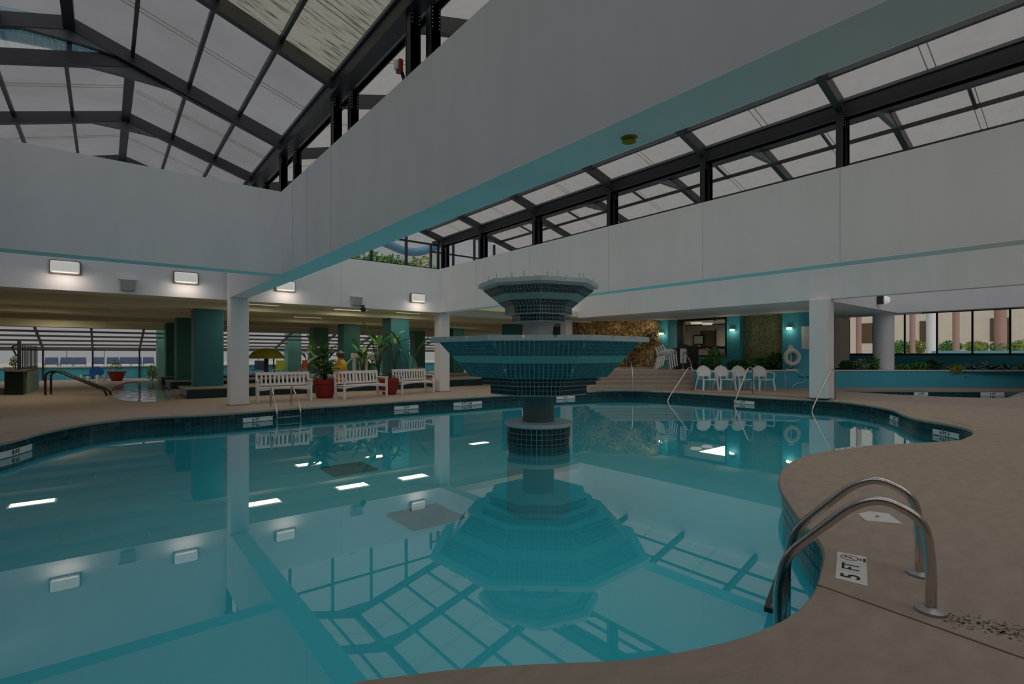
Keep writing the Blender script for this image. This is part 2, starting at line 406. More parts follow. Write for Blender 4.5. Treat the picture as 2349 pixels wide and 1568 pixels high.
off = [pool[i]+PN[i]*0.22 for i in range(len(pool))]
fl = poly_holes(outer, [off, small, spa], 0.0)
fo = S(fl.build('floor', 'deck'))
joint = MB()
def jline(a, b, w=0.012): joint.bar(Vector(a)+Vector((0,0,0.001)), Vector(b)+Vector((0,0,0.001)), w, 0.004)
jline(gp(1873,1340), gp(2349,1510)); jline(gp(2349,1510), gp(2349,1510)+(gp(2349,1510)-gp(1873,1340))*1.2)
joint.build('expansion_joint', 'joint_dark', fo)
# ---- the pool
pr = sroot('pool_basin')
sweep(pool, PN, [(0.225,0.0005),(0.03,0.0005),(0.014,-0.004)]).build('coping_top', 'deck', pr, smooth=True)
sweep(pool, PN, [(0.014,-0.004),(0.004,-0.014),(0.0,-0.032),(0.006,-0.05),(0.03,-0.062),(0.05,-0.062)]).build('coping_nose', 'coping', pr, smooth=True)  # underside shading put into the colour: nosing darker than the deck top
sweep(pool, PN, [(0.04,-0.05),(0.04,-0.47)]).build('tile_bed', 'grout_dark', pr)
sweep(pool, PN, [(0.045,-0.47),(0.045,-1.35),(-0.12,-1.6)]).build('basin_side', 'pool_plaster', pr)
poly_holes([pool[i]-PN[i]*0.10 for i in range(len(pool))], [], -1.6).build('basin_floor', 'pool_plaster', pr)
tiles = []
markers = [(0,70,'8 FT'),(557,625,'6 FT'),(910,955,'5 FT'),(1043,1100,'4 FT 6 IN'),(1277,1318,'4 FT'),(1684,1731,'4 FT'),(2045,2058,'4 FT'),(2143,2200,'4 FT 6')]
WZ = -0.28
rows = [(-0.068,-0.160),(-0.168,-0.260),(-0.268,-0.360),(-0.368,-0.46)]
def mark_at(c, facing):
    P = proj(c)
    if not P or not facing or P[1] > 1060: return None
    for k, (a, b, t) in enumerate(markers):
        if a-3 <= P[0] <= b+3: return k
    return None
wallpts = [pool[i]+PN[i]*0.04 for i in range(len(pool))]
n = len(pool); marker_seg = {}
for i in range(n):
    j = (i+1) % n; a, b = wallpts[i], wallpts[j]; d = (b-a).normalized(); nn = -PN[i]
    c = (a+b)/2; facing = nn.dot(Vector((0,0,CAM_H))-c) > 0
    a2, b2 = a+d*0.004, b-d*0.004; k = mark_at(Vector((c.x, c.y, -0.2)), facing)
    if k is not None: marker_seg.setdefault(k, []).append(i)
    for r, (z1, z0) in enumerate(rows):
        if k is not None and r == 1: continue
        tiles.append(((Vector((a2.x,a2.y,z0)),Vector((b2.x,b2.y,z0)),Vector((b2.x,b2.y,z1)),Vector((a2.x,a2.y,z1))), nn, 'tile_dark' if (i*7+r*3) % 11 else 'tile_teal'))
tile_field(tiles, pr, 'tile', 300, 0.005)
for k, seg in marker_seg.items():
    seg = sorted(seg)
    if seg[-1]-seg[0] > n/2: seg = sorted(seg, key=lambda x: (x+n//2) % n)
    pts = [wallpts[s] for s in seg]+[wallpts[(seg[-1]+1) % n]]
    nv = [-PN[s] for s in seg]+[-PN[(seg[-1]+1) % n]]
    m = MB()
    for q in range(len(pts)-1):
        a, b = pts[q]+nv[q]*0.006, pts[q+1]+nv[q+1]*0.006
        m.quad((a.x,a.y,-0.27),(b.x,b.y,-0.27),(b.x,b.y,-0.162),(a.x,a.y,-0.162))
    words = markers[k][2]
    mo = m.build('marker_plate', 'marker_white', pr, world=True)
    mid = (pts[0]+pts[-1])/2; mi = len(pts)//2; nn = nv[mi]; mid = pts[mi] if len(pts) > 2 else mid
    xd = Vector((-nn.y, nn.x, 0))
    if proj(mid+xd*0.1)[0] < proj(mid)[0]: xd = -xd
    mx = Matrix((( xd.x, 0, nn.x, mid.x+nn.x*0.010), (xd.y, 0, nn.y, mid.y+nn.y*0.010), (0, 1, 0, -0.217), (0,0,0,1)))
    text_mesh('depth_lettering', words, 0.10, 'black_ink', pr, mx)
ws = poly_holes([pool[i]+PN[i]*0.035 for i in range(len(pool))], [], WZ)
S(ws.build('water_surface', 'water'))
# drain grates on the basin floor
def grate(c, sz, label):
    t = thing('drain_grate', label, 'drain grate', (c.x, c.y, -1.6), 0.0, 'floor drain grates')
    m = MB(); h = sz/2
    m.box(-h,h,-h,-h+0.05,0.004,0.05); m.box(-h,h,h-0.05,h,0.004,0.05); m.box(-h,-h+0.05,-h+0.05,h-0.05,0.004,0.05); m.box(h-0.05,h,-h+0.05,h-0.05,0.004,0.05)
    m.build('grate_frame', 'grate_teal', t)
    MB().box(-h+0.05,h-0.05,-h+0.05,h-0.05,0.002,0.006).build('sump', 'sump_teal', t)
    k = 14
    bar = None
    for i in range(k):
        x = -h+0.05+(sz-0.1)*(i+0.5)/k
        if bar is None: bar = MB().box(-0.021,0.021,-h+0.05,h-0.05,0.012,0.045).build('grate_bar', 'grate_teal', t); bar.location.x = x
        else:
            c2 = bar.copy(); C.objects.link(c2); c2.location.x = x
mat('grate_teal', (0.012, 0.26, 0.32), 0.9, spec=0.0)
mat('sump_teal', (0.008, 0.14, 0.18), 0.9, spec=0.0)
g1 = gp(800,1077,-1.6); g2 = gp(976,1186,-1.6)
grate(g1, 1.12, 'dark slatted drain grate on the pool floor, farther of the two'); grate(g2, 1.05, 'dark slatted drain grate on the pool floor, nearer of the two')
# ---- small pool and whirlpool basins
def basin(P, N, wz, name, water, floorm, tm, marks=()):
    r = sroot(name)
    sweep(P, N, [(0.18,0.001),(0.0,0.001),(0.0,-0.05),(0.03,-0.06)]).build('coping', 'coping', r)
    sweep(P, N, [(0.02,-0.05),(0.02,-0.9)]).build('tile_bed', 'grout_dark', r)
    poly_holes([p for p in P], [], -0.9).build('basin_floor', floorm, r)
    S(poly_holes([P[i]+N[i]*0.015 for i in range(len(P))], [], wz).build('water_surface', water))
    tl = []
    for i in range(len(P)):
        a, b = P[i]+N[i]*0.02, P[(i+1) % len(P)]+N[(i+1) % len(P)]*0.02; L = (b-a).length; k = max(1, int(L/0.1))
        for s in range(k):
            p, q = a.lerp(b, (s+0.05)/k), a.lerp(b, (s+0.95)/k)
            for z1, z0 in ((-0.06,-0.15),(-0.16,-0.25)):
                tl.append(((Vector((p.x,p.y,z0)),Vector((q.x,q.y,z0)),Vector((q.x,q.y,z1)),Vector((p.x,p.y,z1))), -N[i], tm))
    tile_field(tl, r, 'tile', 150, 0.004)
    return r
br = basin(small, SN, -0.17, 'wading_basin', 'spa_water', 'pool_plaster', 'tile_dark')
for u0, u1 in ((2097,2129),(2250,2304)):
    a, b = at(u0, 19.2, 0), at(u1, 19.2, 0); nn = Vector((-FX, -FY, 0))
    MB().hexa([a+Vector((0,0,-0.19)), b+Vector((0,0,-0.19)), b-nn*0.02+Vector((0,0,-0.19)), a-nn*0.02+Vector((0,0,-0.19)), a+Vector((0,0,-0.05)), b+Vector((0,0,-0.05)), b-nn*0.02+Vector((0,0,-0.05)), a-nn*0.02+Vector((0,0,-0.05))]).build('marker_plate', 'marker_white', br)
    mid = (a+b)/2; mx = Matrix(((RX,0,nn.x,mid.x+nn.x*0.006),(RY,0,nn.y,mid.y+nn.y*0.006),(0,1,0,-0.12),(0,0,0,1)))
    text_mesh('depth_lettering', '1 FT', 0.13, 'black_ink', br, mx)
basin(spa, PSN, -0.04, 'whirlpool_basin', 'foam_water', 'pale_mint', 'tile_dark')
# ---- raised rear deck, steps, planter walls
RZ = 0.05
rd = [gp(u, v, RZ) for u, v in ((1592,896.5),(1650,898.5),(1700,901),(1760,904),(1820,908),(1868,911.5),(1905,913))]+[at(1922,19.3),at(2100,19.3),at(2360,19.27),at(2475,19.4),at(2475,21.5),at(1592,21.5)]
S(MB().prism(rd, -0.02, RZ).build('floor_rear_deck', 'deck'))
LZ = 0.76; PD = 20.5
st = sroot('floor_steps')
lefts = [1400,1391,1378,1364,1352]
for i in range(5):
    d = PD-0.3*i; z = LZ-0.15*i; l, r = lefts[i], 1592
    pts = [at(l,d), at(r,d), at(r,PD+0.02), at(l,PD+0.02)]
    if i == 0: continue
    MB().prism(pts, 0.0 if i == 4 else z-0.15, z).build('step', 'deck', st)
    MB().prism([at(l,d-0.012), at(r,d-0.012), at(r,d+0.05), at(l,d+0.05)], z-0.025, z+0.002).build('step_nosing', 'coping', st)
land = [at(1400,PD), at(1592,PD), at(1592,24.5), Vector((24.5,13.2,0)), Vector((24.5,19,0)), at(1372,29), at(1372,24)]
S(MB().prism(land, 0, LZ).build('floor_landing', 'deck'))
pw = sroot('wall_planter_ledge')
MB().prism([at(1592,PD), at(2475,PD), at(2475,PD+0.2), at(1592,PD+0.2)], 0, LZ-0.05).build('ledge_wall', 'pool_blue_wall', pw)
MB().prism([at(1590,PD-0.03), at(2475,PD-0.03), at(2475,PD+0.24), at(1590,PD+0.24)], LZ-0.05, LZ).build('ledge_cap', 'marker_white', pw)
MB().prism([at(1592,PD+0.2), at(1592,24.2), at(1692,24.2), at(1885,21.2), Vector((30.9,12.0,0)), Vector((30.95,0.2,0)), at(2475,PD+0.2)], 0, LZ-0.1).build('planter_soil', 'soil', pw)
# ---- columns
def column(x, y, z0, z1, w, m, name='column', base=None):
    h = w/2
    r = sroot(name, (x, y, z0))
    MB().box(-h,h,-h,h,0,z1-z0).build('column_shaft', m, r, bevel=0.02)
    if base: MB().box(-h-0.02,h+0.02,-h-0.02,h+0.02,0,0.03).build('column_foot', base, r)
    return r
C2 = (2.88, 15.62); C3 = (9.86, 16.35); C4 = (17.3, 17.2); C5 = (17.3, 6.1); C6 = (25.4, 6.6)
column(-2.02, 15.45, 0, 2.93, 0.46, 'column_paint', base='coping')
column(*C2, 0, 2.94, 0.46, 'column_paint', base='coping')
column(*C3, 0, 2.94, 0.42, 'column_paint', base='coping')
column(*C4, 0, 3.05, 0.42, 'column_paint')
column(*C5, RZ, 3.1, 0.52, 'column_paint')
r = sroot('column', (C6[0], C6[1], 0.5)); MB().lathe([(0.36,0),(0.36,2.65)], 28).build('column_shaft', 'column_paint', r, smooth=True)
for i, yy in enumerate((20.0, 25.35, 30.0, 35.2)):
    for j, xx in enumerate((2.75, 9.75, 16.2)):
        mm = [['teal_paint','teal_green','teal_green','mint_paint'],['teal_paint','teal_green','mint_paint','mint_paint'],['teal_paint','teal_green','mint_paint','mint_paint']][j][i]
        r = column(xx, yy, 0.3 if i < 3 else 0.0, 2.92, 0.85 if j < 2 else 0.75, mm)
# ---- fasciae and beams
def beam(name, x0, x1, y0, y1, z0, z1, m='white_paint', sof='teal_soffit', seams=None):
    r = sroot(name)
    MB().box(x0,x1,y0,y1,z0+0.004,z1).build('beam_body', m, r)
    MB().box(x0,x1,y0,y1,z0,z0+0.004).build('beam_soffit', sof, r)
    return r
ZB, ZT = 2.94, 4.53
beam('beam_cross', 2.65, 3.08, -9, 15.9, ZB, ZT)
beam('beam_near_left', -9, 2.65, 10.35, 10.76, ZB, ZT)
beam('beam_right', 9.6, 10.03, -9, 16.1, ZB, ZT)
beam('wall_fascia_rear', -9, 9.6, 16.0, 16.4, 2.92, 4.5, sof='cream_ceiling')
beam('wall_fascia_rear_east', 9.93, 17.3, 17.2, 17.5, 2.95, 4.5, sof='cream_ceiling')
beam('wall_fascia_return', 9.6, 9.93, 16.1, 17.5, 2.95, 4.5, sof='cream_ceiling')
beam('wall_fascia_right', 17.3, 17.6, -9, 17.5, 3.1, 5.2, sof='white_paint')
beam('beam_far_right', 17.6, 25.4, 6.1, 6.5, 3.1, 5.2, sof='white_paint')
beam('wall_fascia_window', 25.4, 26.0, -9, 6.5, 3.1, 5.2, sof='white_paint')
# plaster joints: thin recessed-looking shadow lines on the big faces
jt = MB()
for y in (14.9, 12.9, 11.5): pass
mat('plaster_joint', (0.60, 0.58, 0.57), 0.8)
for X, ys in ((9.597, (13.75,11.05,8.1,5.6,3.1)), (2.647, (9.6,8.75,7.6))):
    for y in ys: jt.box(X-0.002, X+0.003, y-0.006, y+0.006, ZB+0.01, ZT)
for x in (5.9,): jt.box(x-0.006, x+0.006, 15.997, 16.003, 2.93, 4.5)
S(jt.build('trim_plaster_joints', 'plaster_joint'))
# patio lid over the front part of the building left of the atrium, outer walls
S(MB().box(-10,-3.6,-9,16.4,3.0,3.3).build('ceiling_west', 'white_paint'))
S(MB().box(-3.9,-3.6,-9,10.35,2.94,5.6).build('wall_curb_west', 'white_paint'))
S(MB().box(-3.6,-2.1,10.66,16.0,4.5,4.7).build('ceiling_west_strip', 'white_paint'))
S(MB().box(-10.2,-10,-9,37,0,3.3).build('wall_left', 'white_paint'))
S(MB().box(-10.2,32,-9.3,-9,0,6.2).build('wall_back', 'white_paint'))
S(MB().box(17.6,26.6,6.5,19.5,3.1,3.3).build('ceiling_right', 'white_paint'))
S(MB().box(26.6,31.3,6.5,19.5,3.38,3.55).build('ceiling_right_bay', 'white_paint'))
S(MB().box(26.0,31.3,-9,6.5,3.55,3.7).build('ceiling_window_bay', 'white_paint'))
S(MB().box(17.4,26,-9,6.4,5.22,5.24).build('roof_light_sheet', 'roof_sheet'))
# ---- rear low ceiling with cross beams
S(MB().box(-10,27,16.4,32.4,3.15,3.4).build('ceiling_rear', 'cream_ceiling'))
for i, y in enumerate((17.7, 19.6, 22.6, 24.95, 27.6, 29.7)):
    S(MB().box(-10,27,y,y+(0.8 if i % 2 else 0.25),2.92 if i % 2 else 3.02,3.15).build('ceiling_beam', 'cream_ceiling'))
# slanted louvred glazing at the far end
lg = sroot('window_louvres')
ya, za, yb, zb = 32.3, 2.72, 36.6, 1.69
for k in range(5):
    f = k/5; y, z = ya+(yb-ya)*f, za+(zb-za)*f
    MB().bar((-10,y,z),(27,y,z), 0.10, 0.10).build('louvre_bar', 'louvre_brown', lg)
MB().bar((-10,yb,zb),(27,yb,zb), 0.16, 0.20).build('louvre_beam', 'louvre_brown', lg)
MB().bar((-10,ya-0.1,za+0.22),(27,ya-0.1,za+0.22), 0.2, 0.5).build('louvre_header', 'cream_ceiling', lg)
for x in (-9.5,-6.4,-2.54,-0.5,1.6,3.9,6.4,8.9,11.6,14.2,16.9,19.5,22,25):
    MB().bar((x,ya,za),(x,yb,zb), 0.09, 0.12).build('louvre_rib', 'louvre_brown', lg)
    MB().box(x-0.04,x+0.04,yb-0.04,yb+0.04,0,zb).build('mullion', 'black_steel', lg)
MB().quad((-10,ya,za+0.06),(27,ya,za+0.06),(27,yb,zb+0.06),(-10,yb,zb+0.06)).build('louvre_pane', 'louvre_sheet', lg)
MB().quad((-10,yb+0.02,0.7),(27,yb+0.02,0.7),(27,yb+0.02,zb),(-10,yb+0.02,zb)).build('lower_pane', 'louvre_sheet', lg)
S(MB().box(-10,27,36.7,36.9,0,0.66).build('wall_far_low', 'pool_blue_wall'))
S(MB().box(-10,27,36.62,36.98,0.66,0.72).build('trim_far_sill', 'pale_mint'))
# far terrace and grounds
S(MB().box(-40,60,37.0,60,0.3,0.62).build('terrace', 'terrace'))
rl = thing('terrace_railing', 'thin grey railing at the far edge of the terrace, under the louvred glazing', 'railing', (0, 46, 0.62))
MB().bar((-12,0,1.15),(22,0,1.15), 0.05, 0.05).build('top_rail', 'grey_steel', rl)
for k in range(18):
    MB().box(-12+k*2-0.02,-12+k*2+0.02,-0.02,0.02,0,1.15).build('railing_post', 'grey_steel', rl)
# ================================================================== GLAZED ROOFS
def roof(name, X0, Xr, X1, z0, zr, z1, frames, spans_l, spans_r, dirty=(), sheet='roof_sheet', xr=None):
    r = sroot(name)
    def zf(x): return z0+(zr-z0)*(x-X0)/(Xr-X0) if x <= Xr else zr+(z1-zr)*(x-Xr)/(X1-Xr)
    xs = [X0+(Xr-X0)*i/spans_l for i in range(spans_l+1)]+[Xr+(X1-Xr)*i/spans_r for i in range(1, spans_r+1)]
    if xr: xs = [x for x in xs if x <= Xr+0.01]+xr+[X1]
    ya, yb = frames[0], frames[-1]
    sl, sr = (zr-z0)/(Xr-X0), (z1-zr)/(X1-Xr)
    for y in frames:
        MB().bar((X0,y,z0),(Xr,y,zr),0.11,0.2).build('rafter', 'black_steel', r)
        MB().bar((Xr,y,zr),(X1,y,z1),0.11,0.2).build('rafter', 'black_steel', r)
        m = MB(); d = 0.6; t = 0.045
        P = [(Xr-d,zf(Xr-d)-0.09),(Xr,zr-0.05),(Xr+d,zf(Xr+d)-0.09),(Xr+0.12,zr-0.27),(Xr-0.12,zr-0.27)]
        i0 = 0; m.v = [Vector((x,y-t,z)) for x, z in P]+[Vector((x,y+t,z)) for x, z in P]
        m.f = [(0,1,2,3,4),(9,8,7,6,5)]+[(k,(k+1) % 5,(k+1) % 5+5,k+5) for k in range(5)]
        m.build('ridge_gusset', 'grey_steel', r)
    MB().bar((Xr,ya,zr-0.02),(Xr,yb,zr-0.02),0.14,0.16).build('ridge_beam', 'black_steel', r)
    for i, x in enumerate(xs[1:-1]):
        if abs(x-Xr) < 0.01: continue
        MB().bar((x,ya,zf(x)+0.06),(x,yb,zf(x)+0.06),0.05,0.08).build('purlin', 'black_steel', r)
    seam = MB()
    for k in range(len(frames)-1):
        y0, y1 = frames[k]+0.03, frames[k+1]-0.03
        for i in range(len(xs)-1):
            a, b = xs[i]+0.01, xs[i+1]-0.01; h = 0.115
            m = MB().hexa([(a,y0,zf(a)+h),(b,y0,zf(b)+h),(b,y1,zf(b)+h),(a,y1,zf(a)+h),(a,y0,zf(a)+h+.012),(b,y0,zf(b)+h+.012),(b,y1,zf(b)+h+.012),(a,y1,zf(a)+h+.012)])
            m.build('roof_panel', 'roof_sheet_dirty' if (k, i) in dirty else sheet, r)
        ym = (y0+y1)/2
        for s in (-0.05, 0.05):
            seam.bar((X0,ym+s,z0+0.105),(Xr,ym+s,zr+0.105),0.014,0.01); seam.bar((Xr,ym+s,zr+0.105),(X1,ym+s,z1+0.105),0.014,0.01)
    seam.build('panel_seam', 'seam_brown', r)
    return r, zf
def eave(r, x, z, ya, yb, w=0.12, h=0.28):
    MB().bar((x,ya,z),(x,yb,z),w,h).build('eave_beam', 'black_steel', r)
    MB().bar((x,ya,z+h/2+0.03),(x,yb,z+h/2+0.03),w*1.5,0.05).build('eave_gutter', 'grey_steel', r)
    MB().bar((x,ya,z-h/2+0.01),(x,yb,z-h/2+0.01),w*1.6,0.02).build('eave_flange', 'black_steel', r)
def post(r, x, y, z0, z1, w=0.12):
    o = MB()
    o.box(x-w/2,x+w/2,y-w*0.45,y-w*0.45+0.015,z0,z1); o.box(x-w/2,x+w/2,y+w*0.45-0.015,y+w*0.45,z0,z1); o.box(x-w*0.47,x+w*0.47,y-w*0.45,y+w*0.45,z0,z1)
    o.build('roof_post', 'black_steel', r)
    b = MB()
    for k in range(7):
        for s in (-1, 1): b.box(x+s*w*0.34-0.006,x+s*w*0.34+0.006,y-w*0.45-0.006,y-w*0.45,z1-0.08-k*0.045,z1-0.068-k*0.045)
    STUFF(b.build('bolt', 'grey_box', r))
FL = [-8.6,-5.9,-3.2,-0.3,2.4,5.1,7.54,10.34]
rl1, zf1 = roof('roof_near_left', -3.55, -0.42, 2.70, 5.47, 6.49, 5.47, FL, 4, 4, dirty=((4,5),(4,6),(4,7),(5,7),(5,6),(4,4)))
eave(rl1, 2.70, 5.36, -9, 10.5, 0.12, 0.24); eave(rl1, -3.55, 5.36, -9, 10.4)
rl2, zf2 = roof('roof_far_left', -2.1, 0.34, 2.70, 5.47, 6.22, 5.47, [10.42,12.9,15.75], 3, 3)
eave(rl2, 2.70, 5.36, 10.5, 16.0, 0.12, 0.24); eave(rl2, -2.1, 5.36, 10.4, 16.0)
for y in (10.42,7.54,5.12,2.4,-0.3,-3.2,-5.9,12.9,15.9):
    post(rl1, 2.71, y, ZT, 5.45, 0.13); post(rl1, 2.97, y, ZT, 5.5, 0.13)
    if y <= 10.5: post(rl1, -3.62, y, 4.5, 5.4)
# clear gable between the higher and the lower roof
gr = sroot('window_gable_step')
MB().poly([(-3.5,10.38,5.55),(-0.42,10.38,6.42),(0.34,10.38,6.2),(-2.1,10.38,5.5),(-2.1,10.38,4.7),(-3.5,10.38,4.7)]).build('gable_pane', 'glass', gr)
for x in (-0.42,-1.3,-2.1,-2.9):
    MB().box(x-0.03,x+0.03,10.36,10.42,4.7 if x <= -2.1 else zf2(x),zf1(x)).build('mullion', 'black_steel', gr)
FR = [-8.6,-5.5,-2.3,0.7,3.12,5.62,8.12,10.9,13.6,16.0]
rr1, zf3 = roof('roof_right', 2.97, 6.35, 9.72, 5.50, 6.52, 5.58, FR, 4, 4, sheet='roof_sheet_pale', xr=[7.25, 8.15, 9.0])
MB().bar((9.0,-9,5.84),(9.0,16,5.84),0.07,0.08).build('purlin', 'grey_steel', rr1)
eave(rr1, 3.0, 5.46, -9, 16.1, 0.07, 0.09); eave(rr1, 9.74, 5.50, -9, 16.1, 0.14, 0.26)
for y in FR:
    post(rr1, 9.68, y, ZT, 5.6, 0.12); post(rr1, 9.87, y, ZT, 5.6, 0.12)
rr2, zf4 = roof('roof_far_right', 9.80, 12.2, 17.35, 5.62, 6.34, 4.95, FR[:-1]+[16.9], 3, 6, sheet='roof_sheet_pale')
for a_, b_ in zip(FR, FR[1:]):
    ym = (a_+b_)/2; MB().bar((12.2,ym,6.36),(13.06,ym,zf4(13.06)+0.03),0.04,0.06).build('glazing_bar', 'black_steel', rr2)
def gable(name, x0, x1, y, zb, zf, step, rail=5.42, cross=False, thick=0.07):
    g = sroot(name); k = max(1, round((x1-x0)/step)); xs = [x0+(x1-x0)*i/k for i in range(k+1)]
    for x in xs: MB().box(x-thick/2,x+thick/2,y-0.05,y+0.05,zb,zf(x)).build('mullion', 'black_steel', g)
    if rail: MB().box(x0,x1,y-0.03,y+0.03,rail-0.03,rail+0.03).build('transom', 'black_steel', g)
    MB().box(x0,x1,y-0.05,y+0.05,zb,zb+0.06).build('gable_sill', 'black_steel', g)
    for a, b in zip(xs, xs[1:]):
        MB().poly([(a+0.03,y,zb),(b-0.03,y,zb),(b-0.03,y,zf(b-0.03)),(a+0.03,y,zf(a+0.03))]).build('pane', 'glass', g)
    return g
gable('window_gable_right', 3.1, 9.6, 16.2, 4.5, lambda x: min(zf3(x), 6.5), 1.2)
gable('window_gable_far_right', 9.95, 17.2, 17.35, 4.5, zf4, 1.0)
gw0 = MB(); gw0.v = [Vector((x, y, z)) for y in (16.02, 16.25) for x, z in ((-2.4,4.5),(2.66,4.5),(2.66,5.5),(0.34,6.25),(-2.4,5.42))]
gw0.f = [(0,1,2,3,4),(9,8,7,6,5)]+[(k,(k+1) % 5,(k+1) % 5+5,k+5) for k in range(5)]
S(gw0.build('wall_gable_left', 'white_paint'))
# ================================================================== FOUNTAIN
fc = at(1235, 9.7, 0); fcx, fcy = fc.x, fc.y
fo_ = thing('tiered_fountain', 'tall tiered fountain of dark teal tiles standing in the pool', 'fountain', (fcx, fcy, -1.6))
def octo(R, z, a0): return [Vector((fcx+R*math.cos(a0+k*PI/4), fcy+R*math.sin(a0+k*PI/4), z)) for k in range(8)]
A1 = math.atan2(-FY-0.045*RY, -FX-0.045*RX)+PI/8      # vertex angles of the lower bowl
A2 = math.atan2(-FY, -FX)                             # upper bowl: a corner towards the front
def ring_solid(prof, a0, name, m, par=fo_):
    mb = MB(); mb.lathe(prof, 8, fcx, fcy, a0); return mb.build(name, m, par, world=True)
ft = []
def facets(R0, z0, R1, z1, a0, tw, th, m, rows=None):
    lo, hi = octo(R0, z0, a0), octo(R1, z1, a0)
    for k in range(8):
        a, b, c, d = lo[k], lo[(k+1) % 8], hi[(k+1) % 8], hi[k]
        nn = (b-a).cross(d-a).normalized()
        ft.extend(quad_tiles(a, b, c, d, nn, tw, th, m, 0.012, rows))
# lower basin drum in the water
MB().lathe([(0.605,-1.6),(0.605,0.04)], 48, fcx, fcy).build('drum_bed', 'grout', fo_, world=True, smooth=True)
k = 40
for i in range(k):
    for r_, (z0, z1) in enumerate(((-0.055,0.035),(-0.15,-0.065),(-0.245,-0.16),(-0.34,-0.255),(-0.435,-0.35))):
        a, b = 2*PI*(i+0.06)/k, 2*PI*(i+0.94)/k; R = 0.607
        p, q = (fcx+R*math.cos(a), fcy+R*math.sin(a)), (fcx+R*math.cos(b), fcy+R*math.sin(b)); mid = (a+b)/2
        ft.append(((Vector((*p,z0)),Vector((*q,z0)),Vector((*q,z1)),Vector((*p,z1))), Vector((math.cos(mid),math.sin(mid),0)), 'tile_dark'))
MB().lathe([(0.60,0.04),(0.64,0.045),(0.655,0.08),(0.64,0.115),(0.60,0.12)], 48, fcx, fcy).build('drum_cap', 'fountain_stone', fo_, world=True, smooth=True)
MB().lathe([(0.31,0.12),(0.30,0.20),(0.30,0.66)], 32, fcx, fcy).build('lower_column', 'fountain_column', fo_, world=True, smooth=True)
ring_solid([(0.955,0.66),(0.955,0.846)], A1, 'lower_tier', 'grout'); facets(0.957,0.67,0.957,0.842,A1,0.074,0.083,'tile_dark',2)
ring_solid([(1.13,0.84),(1.13,0.99)], A1, 'upper_tier', 'grout'); facets(1.132,0.845,1.132,0.985,A1,0.074,0.07,'tile_dark',2)
ring_solid([(1.30,0.985),(1.34,0.99),(1.92,1.61),(1.92,1.63)], A1, 'lower_bowl', 'grout')
def bowl(f): return (1.34+0.58*f, 0.99+0.62*f)
(r0, z0), (r1, z1), (r2, z2), (r3, z3) = bowl(0.0), bowl(0.42), bowl(0.62), bowl(1.0)
facets(r0+.002, z0, r1+.002, z1, A1, 0.078, 0.07, 'tile_teal', 5); facets(r2+.002, z2, r3+.002, z3, A1, 0.078, 0.07, 'tile_teal', 4)
lo, hi = octo(r1+.010, z1+0.004, A1), octo(r2+.010, z2-0.002, A1); mb = MB()
for k in range(8): mb.quad(lo[k], lo[(k+1) % 8], hi[(k+1) % 8], hi[k])
mb.build('mint_band', 'mint_band', fo_, world=True)
def rim(R, Ri, z0, z1, a0, nb, gap, name):
    ring_solid([(Ri,z0),(R,z0),(R,z0+(z1-z0)*0.5),(Ri-0.2,z0+(z1-z0)*0.5)], a0, name+'_slab', 'fountain_stone')
    o, i_ = octo(R, 0, a0), octo(Ri-0.1, 0, a0)
    for k in range(8):
        for b in range(nb):
            f0 = b/nb+(gap if b else 0); f1 = (b+1)/nb-(gap if b < nb-1 else 0)
            pa, pb = o[k].lerp(o[(k+1) % 8], f0), o[k].lerp(o[(k+1) % 8], f1); pc, pd = i_[k].lerp(i_[(k+1) % 8], f1), i_[k].lerp(i_[(k+1) % 8], f0)
            zz = z0+(z1-z0)*0.5
            MB().hexa([(*pa.xy,zz),(*pb.xy,zz),(*pc.xy,zz),(*pd.xy,zz),(*pa.xy,z1),(*pb.xy,z1),(*pc.xy,z1),(*pd.xy,z1)]).build('rim_block', 'fountain_stone', fo_, world=True)
rim(2.09, 1.9, 1.615, 1.70, A1, 3, 0.02, 'lower_rim')
MB().lathe([(0.235,1.66),(0.25,1.80),(0.30,1.95),(0.36,2.01)], 32, fcx, fcy).build('upper_column', 'fountain_stone_grey', fo_, world=True, smooth=True) if False else MB().lathe([(0.27,1.66),(0.275,1.80),(0.29,1.95),(0.31,2.01)], 32, fcx, fcy).build('upper_column', 'fountain_column_pale', fo_, world=True, smooth=True)
ring_solid([(0.50,2.01),(0.50,2.147)], A2, 'small_tier', 'grout'); facets(0.502,2.015,0.502,2.143,A2,0.068,0.065,'tile_dark',2)
ring_solid([(0.64,2.145),(0.64,2.285)], A2, 'middle_tier', 'grout'); facets(0.642,2.15,0.642,2.28,A2,0.068,0.065,'tile_dark',2)
ring_solid([(0.62,2.28),(0.645,2.285),(1.06,2.62),(1.08,2.67)], A2, 'upper_bowl', 'grout')
def ub(f): return (0.648+0.415*f, 2.287+0.335*f)
(r0, z0), (r1, z1), (r2, z2), (r3, z3) = ub(0), ub(0.32), ub(0.62), ub(1.0)
facets(r0+.002, z0, r1+.002, z1, A2, 0.068, 0.07, 'tile_dark', 2); facets(r2+.002, z2, r3+.002, z3, A2, 0.068, 0.07, 'tile_dark', 2)
lo, hi = octo(r1+.008, z1+0.004, A2), octo(r2+.008, z2-0.002, A2); mb = MB()
for k in range(8): mb.quad(lo[k], lo[(k+1) % 8], hi[(k+1) % 8], hi[k])
mb.build('mint_band', 'mint_band', fo_, world=True)
rim(1.16, 1.05, 2.665, 2.74, A2, 2, 0.03, 'upper_rim')
for k in range(14):
    a = A2+PI*(-0.42+0.84*k/13)+PI*0.0; R = 0.93+0.06*((k*5) % 3)
    MB().tube([(fcx+R*math.cos(a), fcy+R*math.sin(a), 2.70),(fcx+R*math.cos(a), fcy+R*math.sin(a), 2.80+0.03*((k*7) % 3))], 0.007, 6).build('spray_nozzle', 'dull_steel', fo_, world=True)
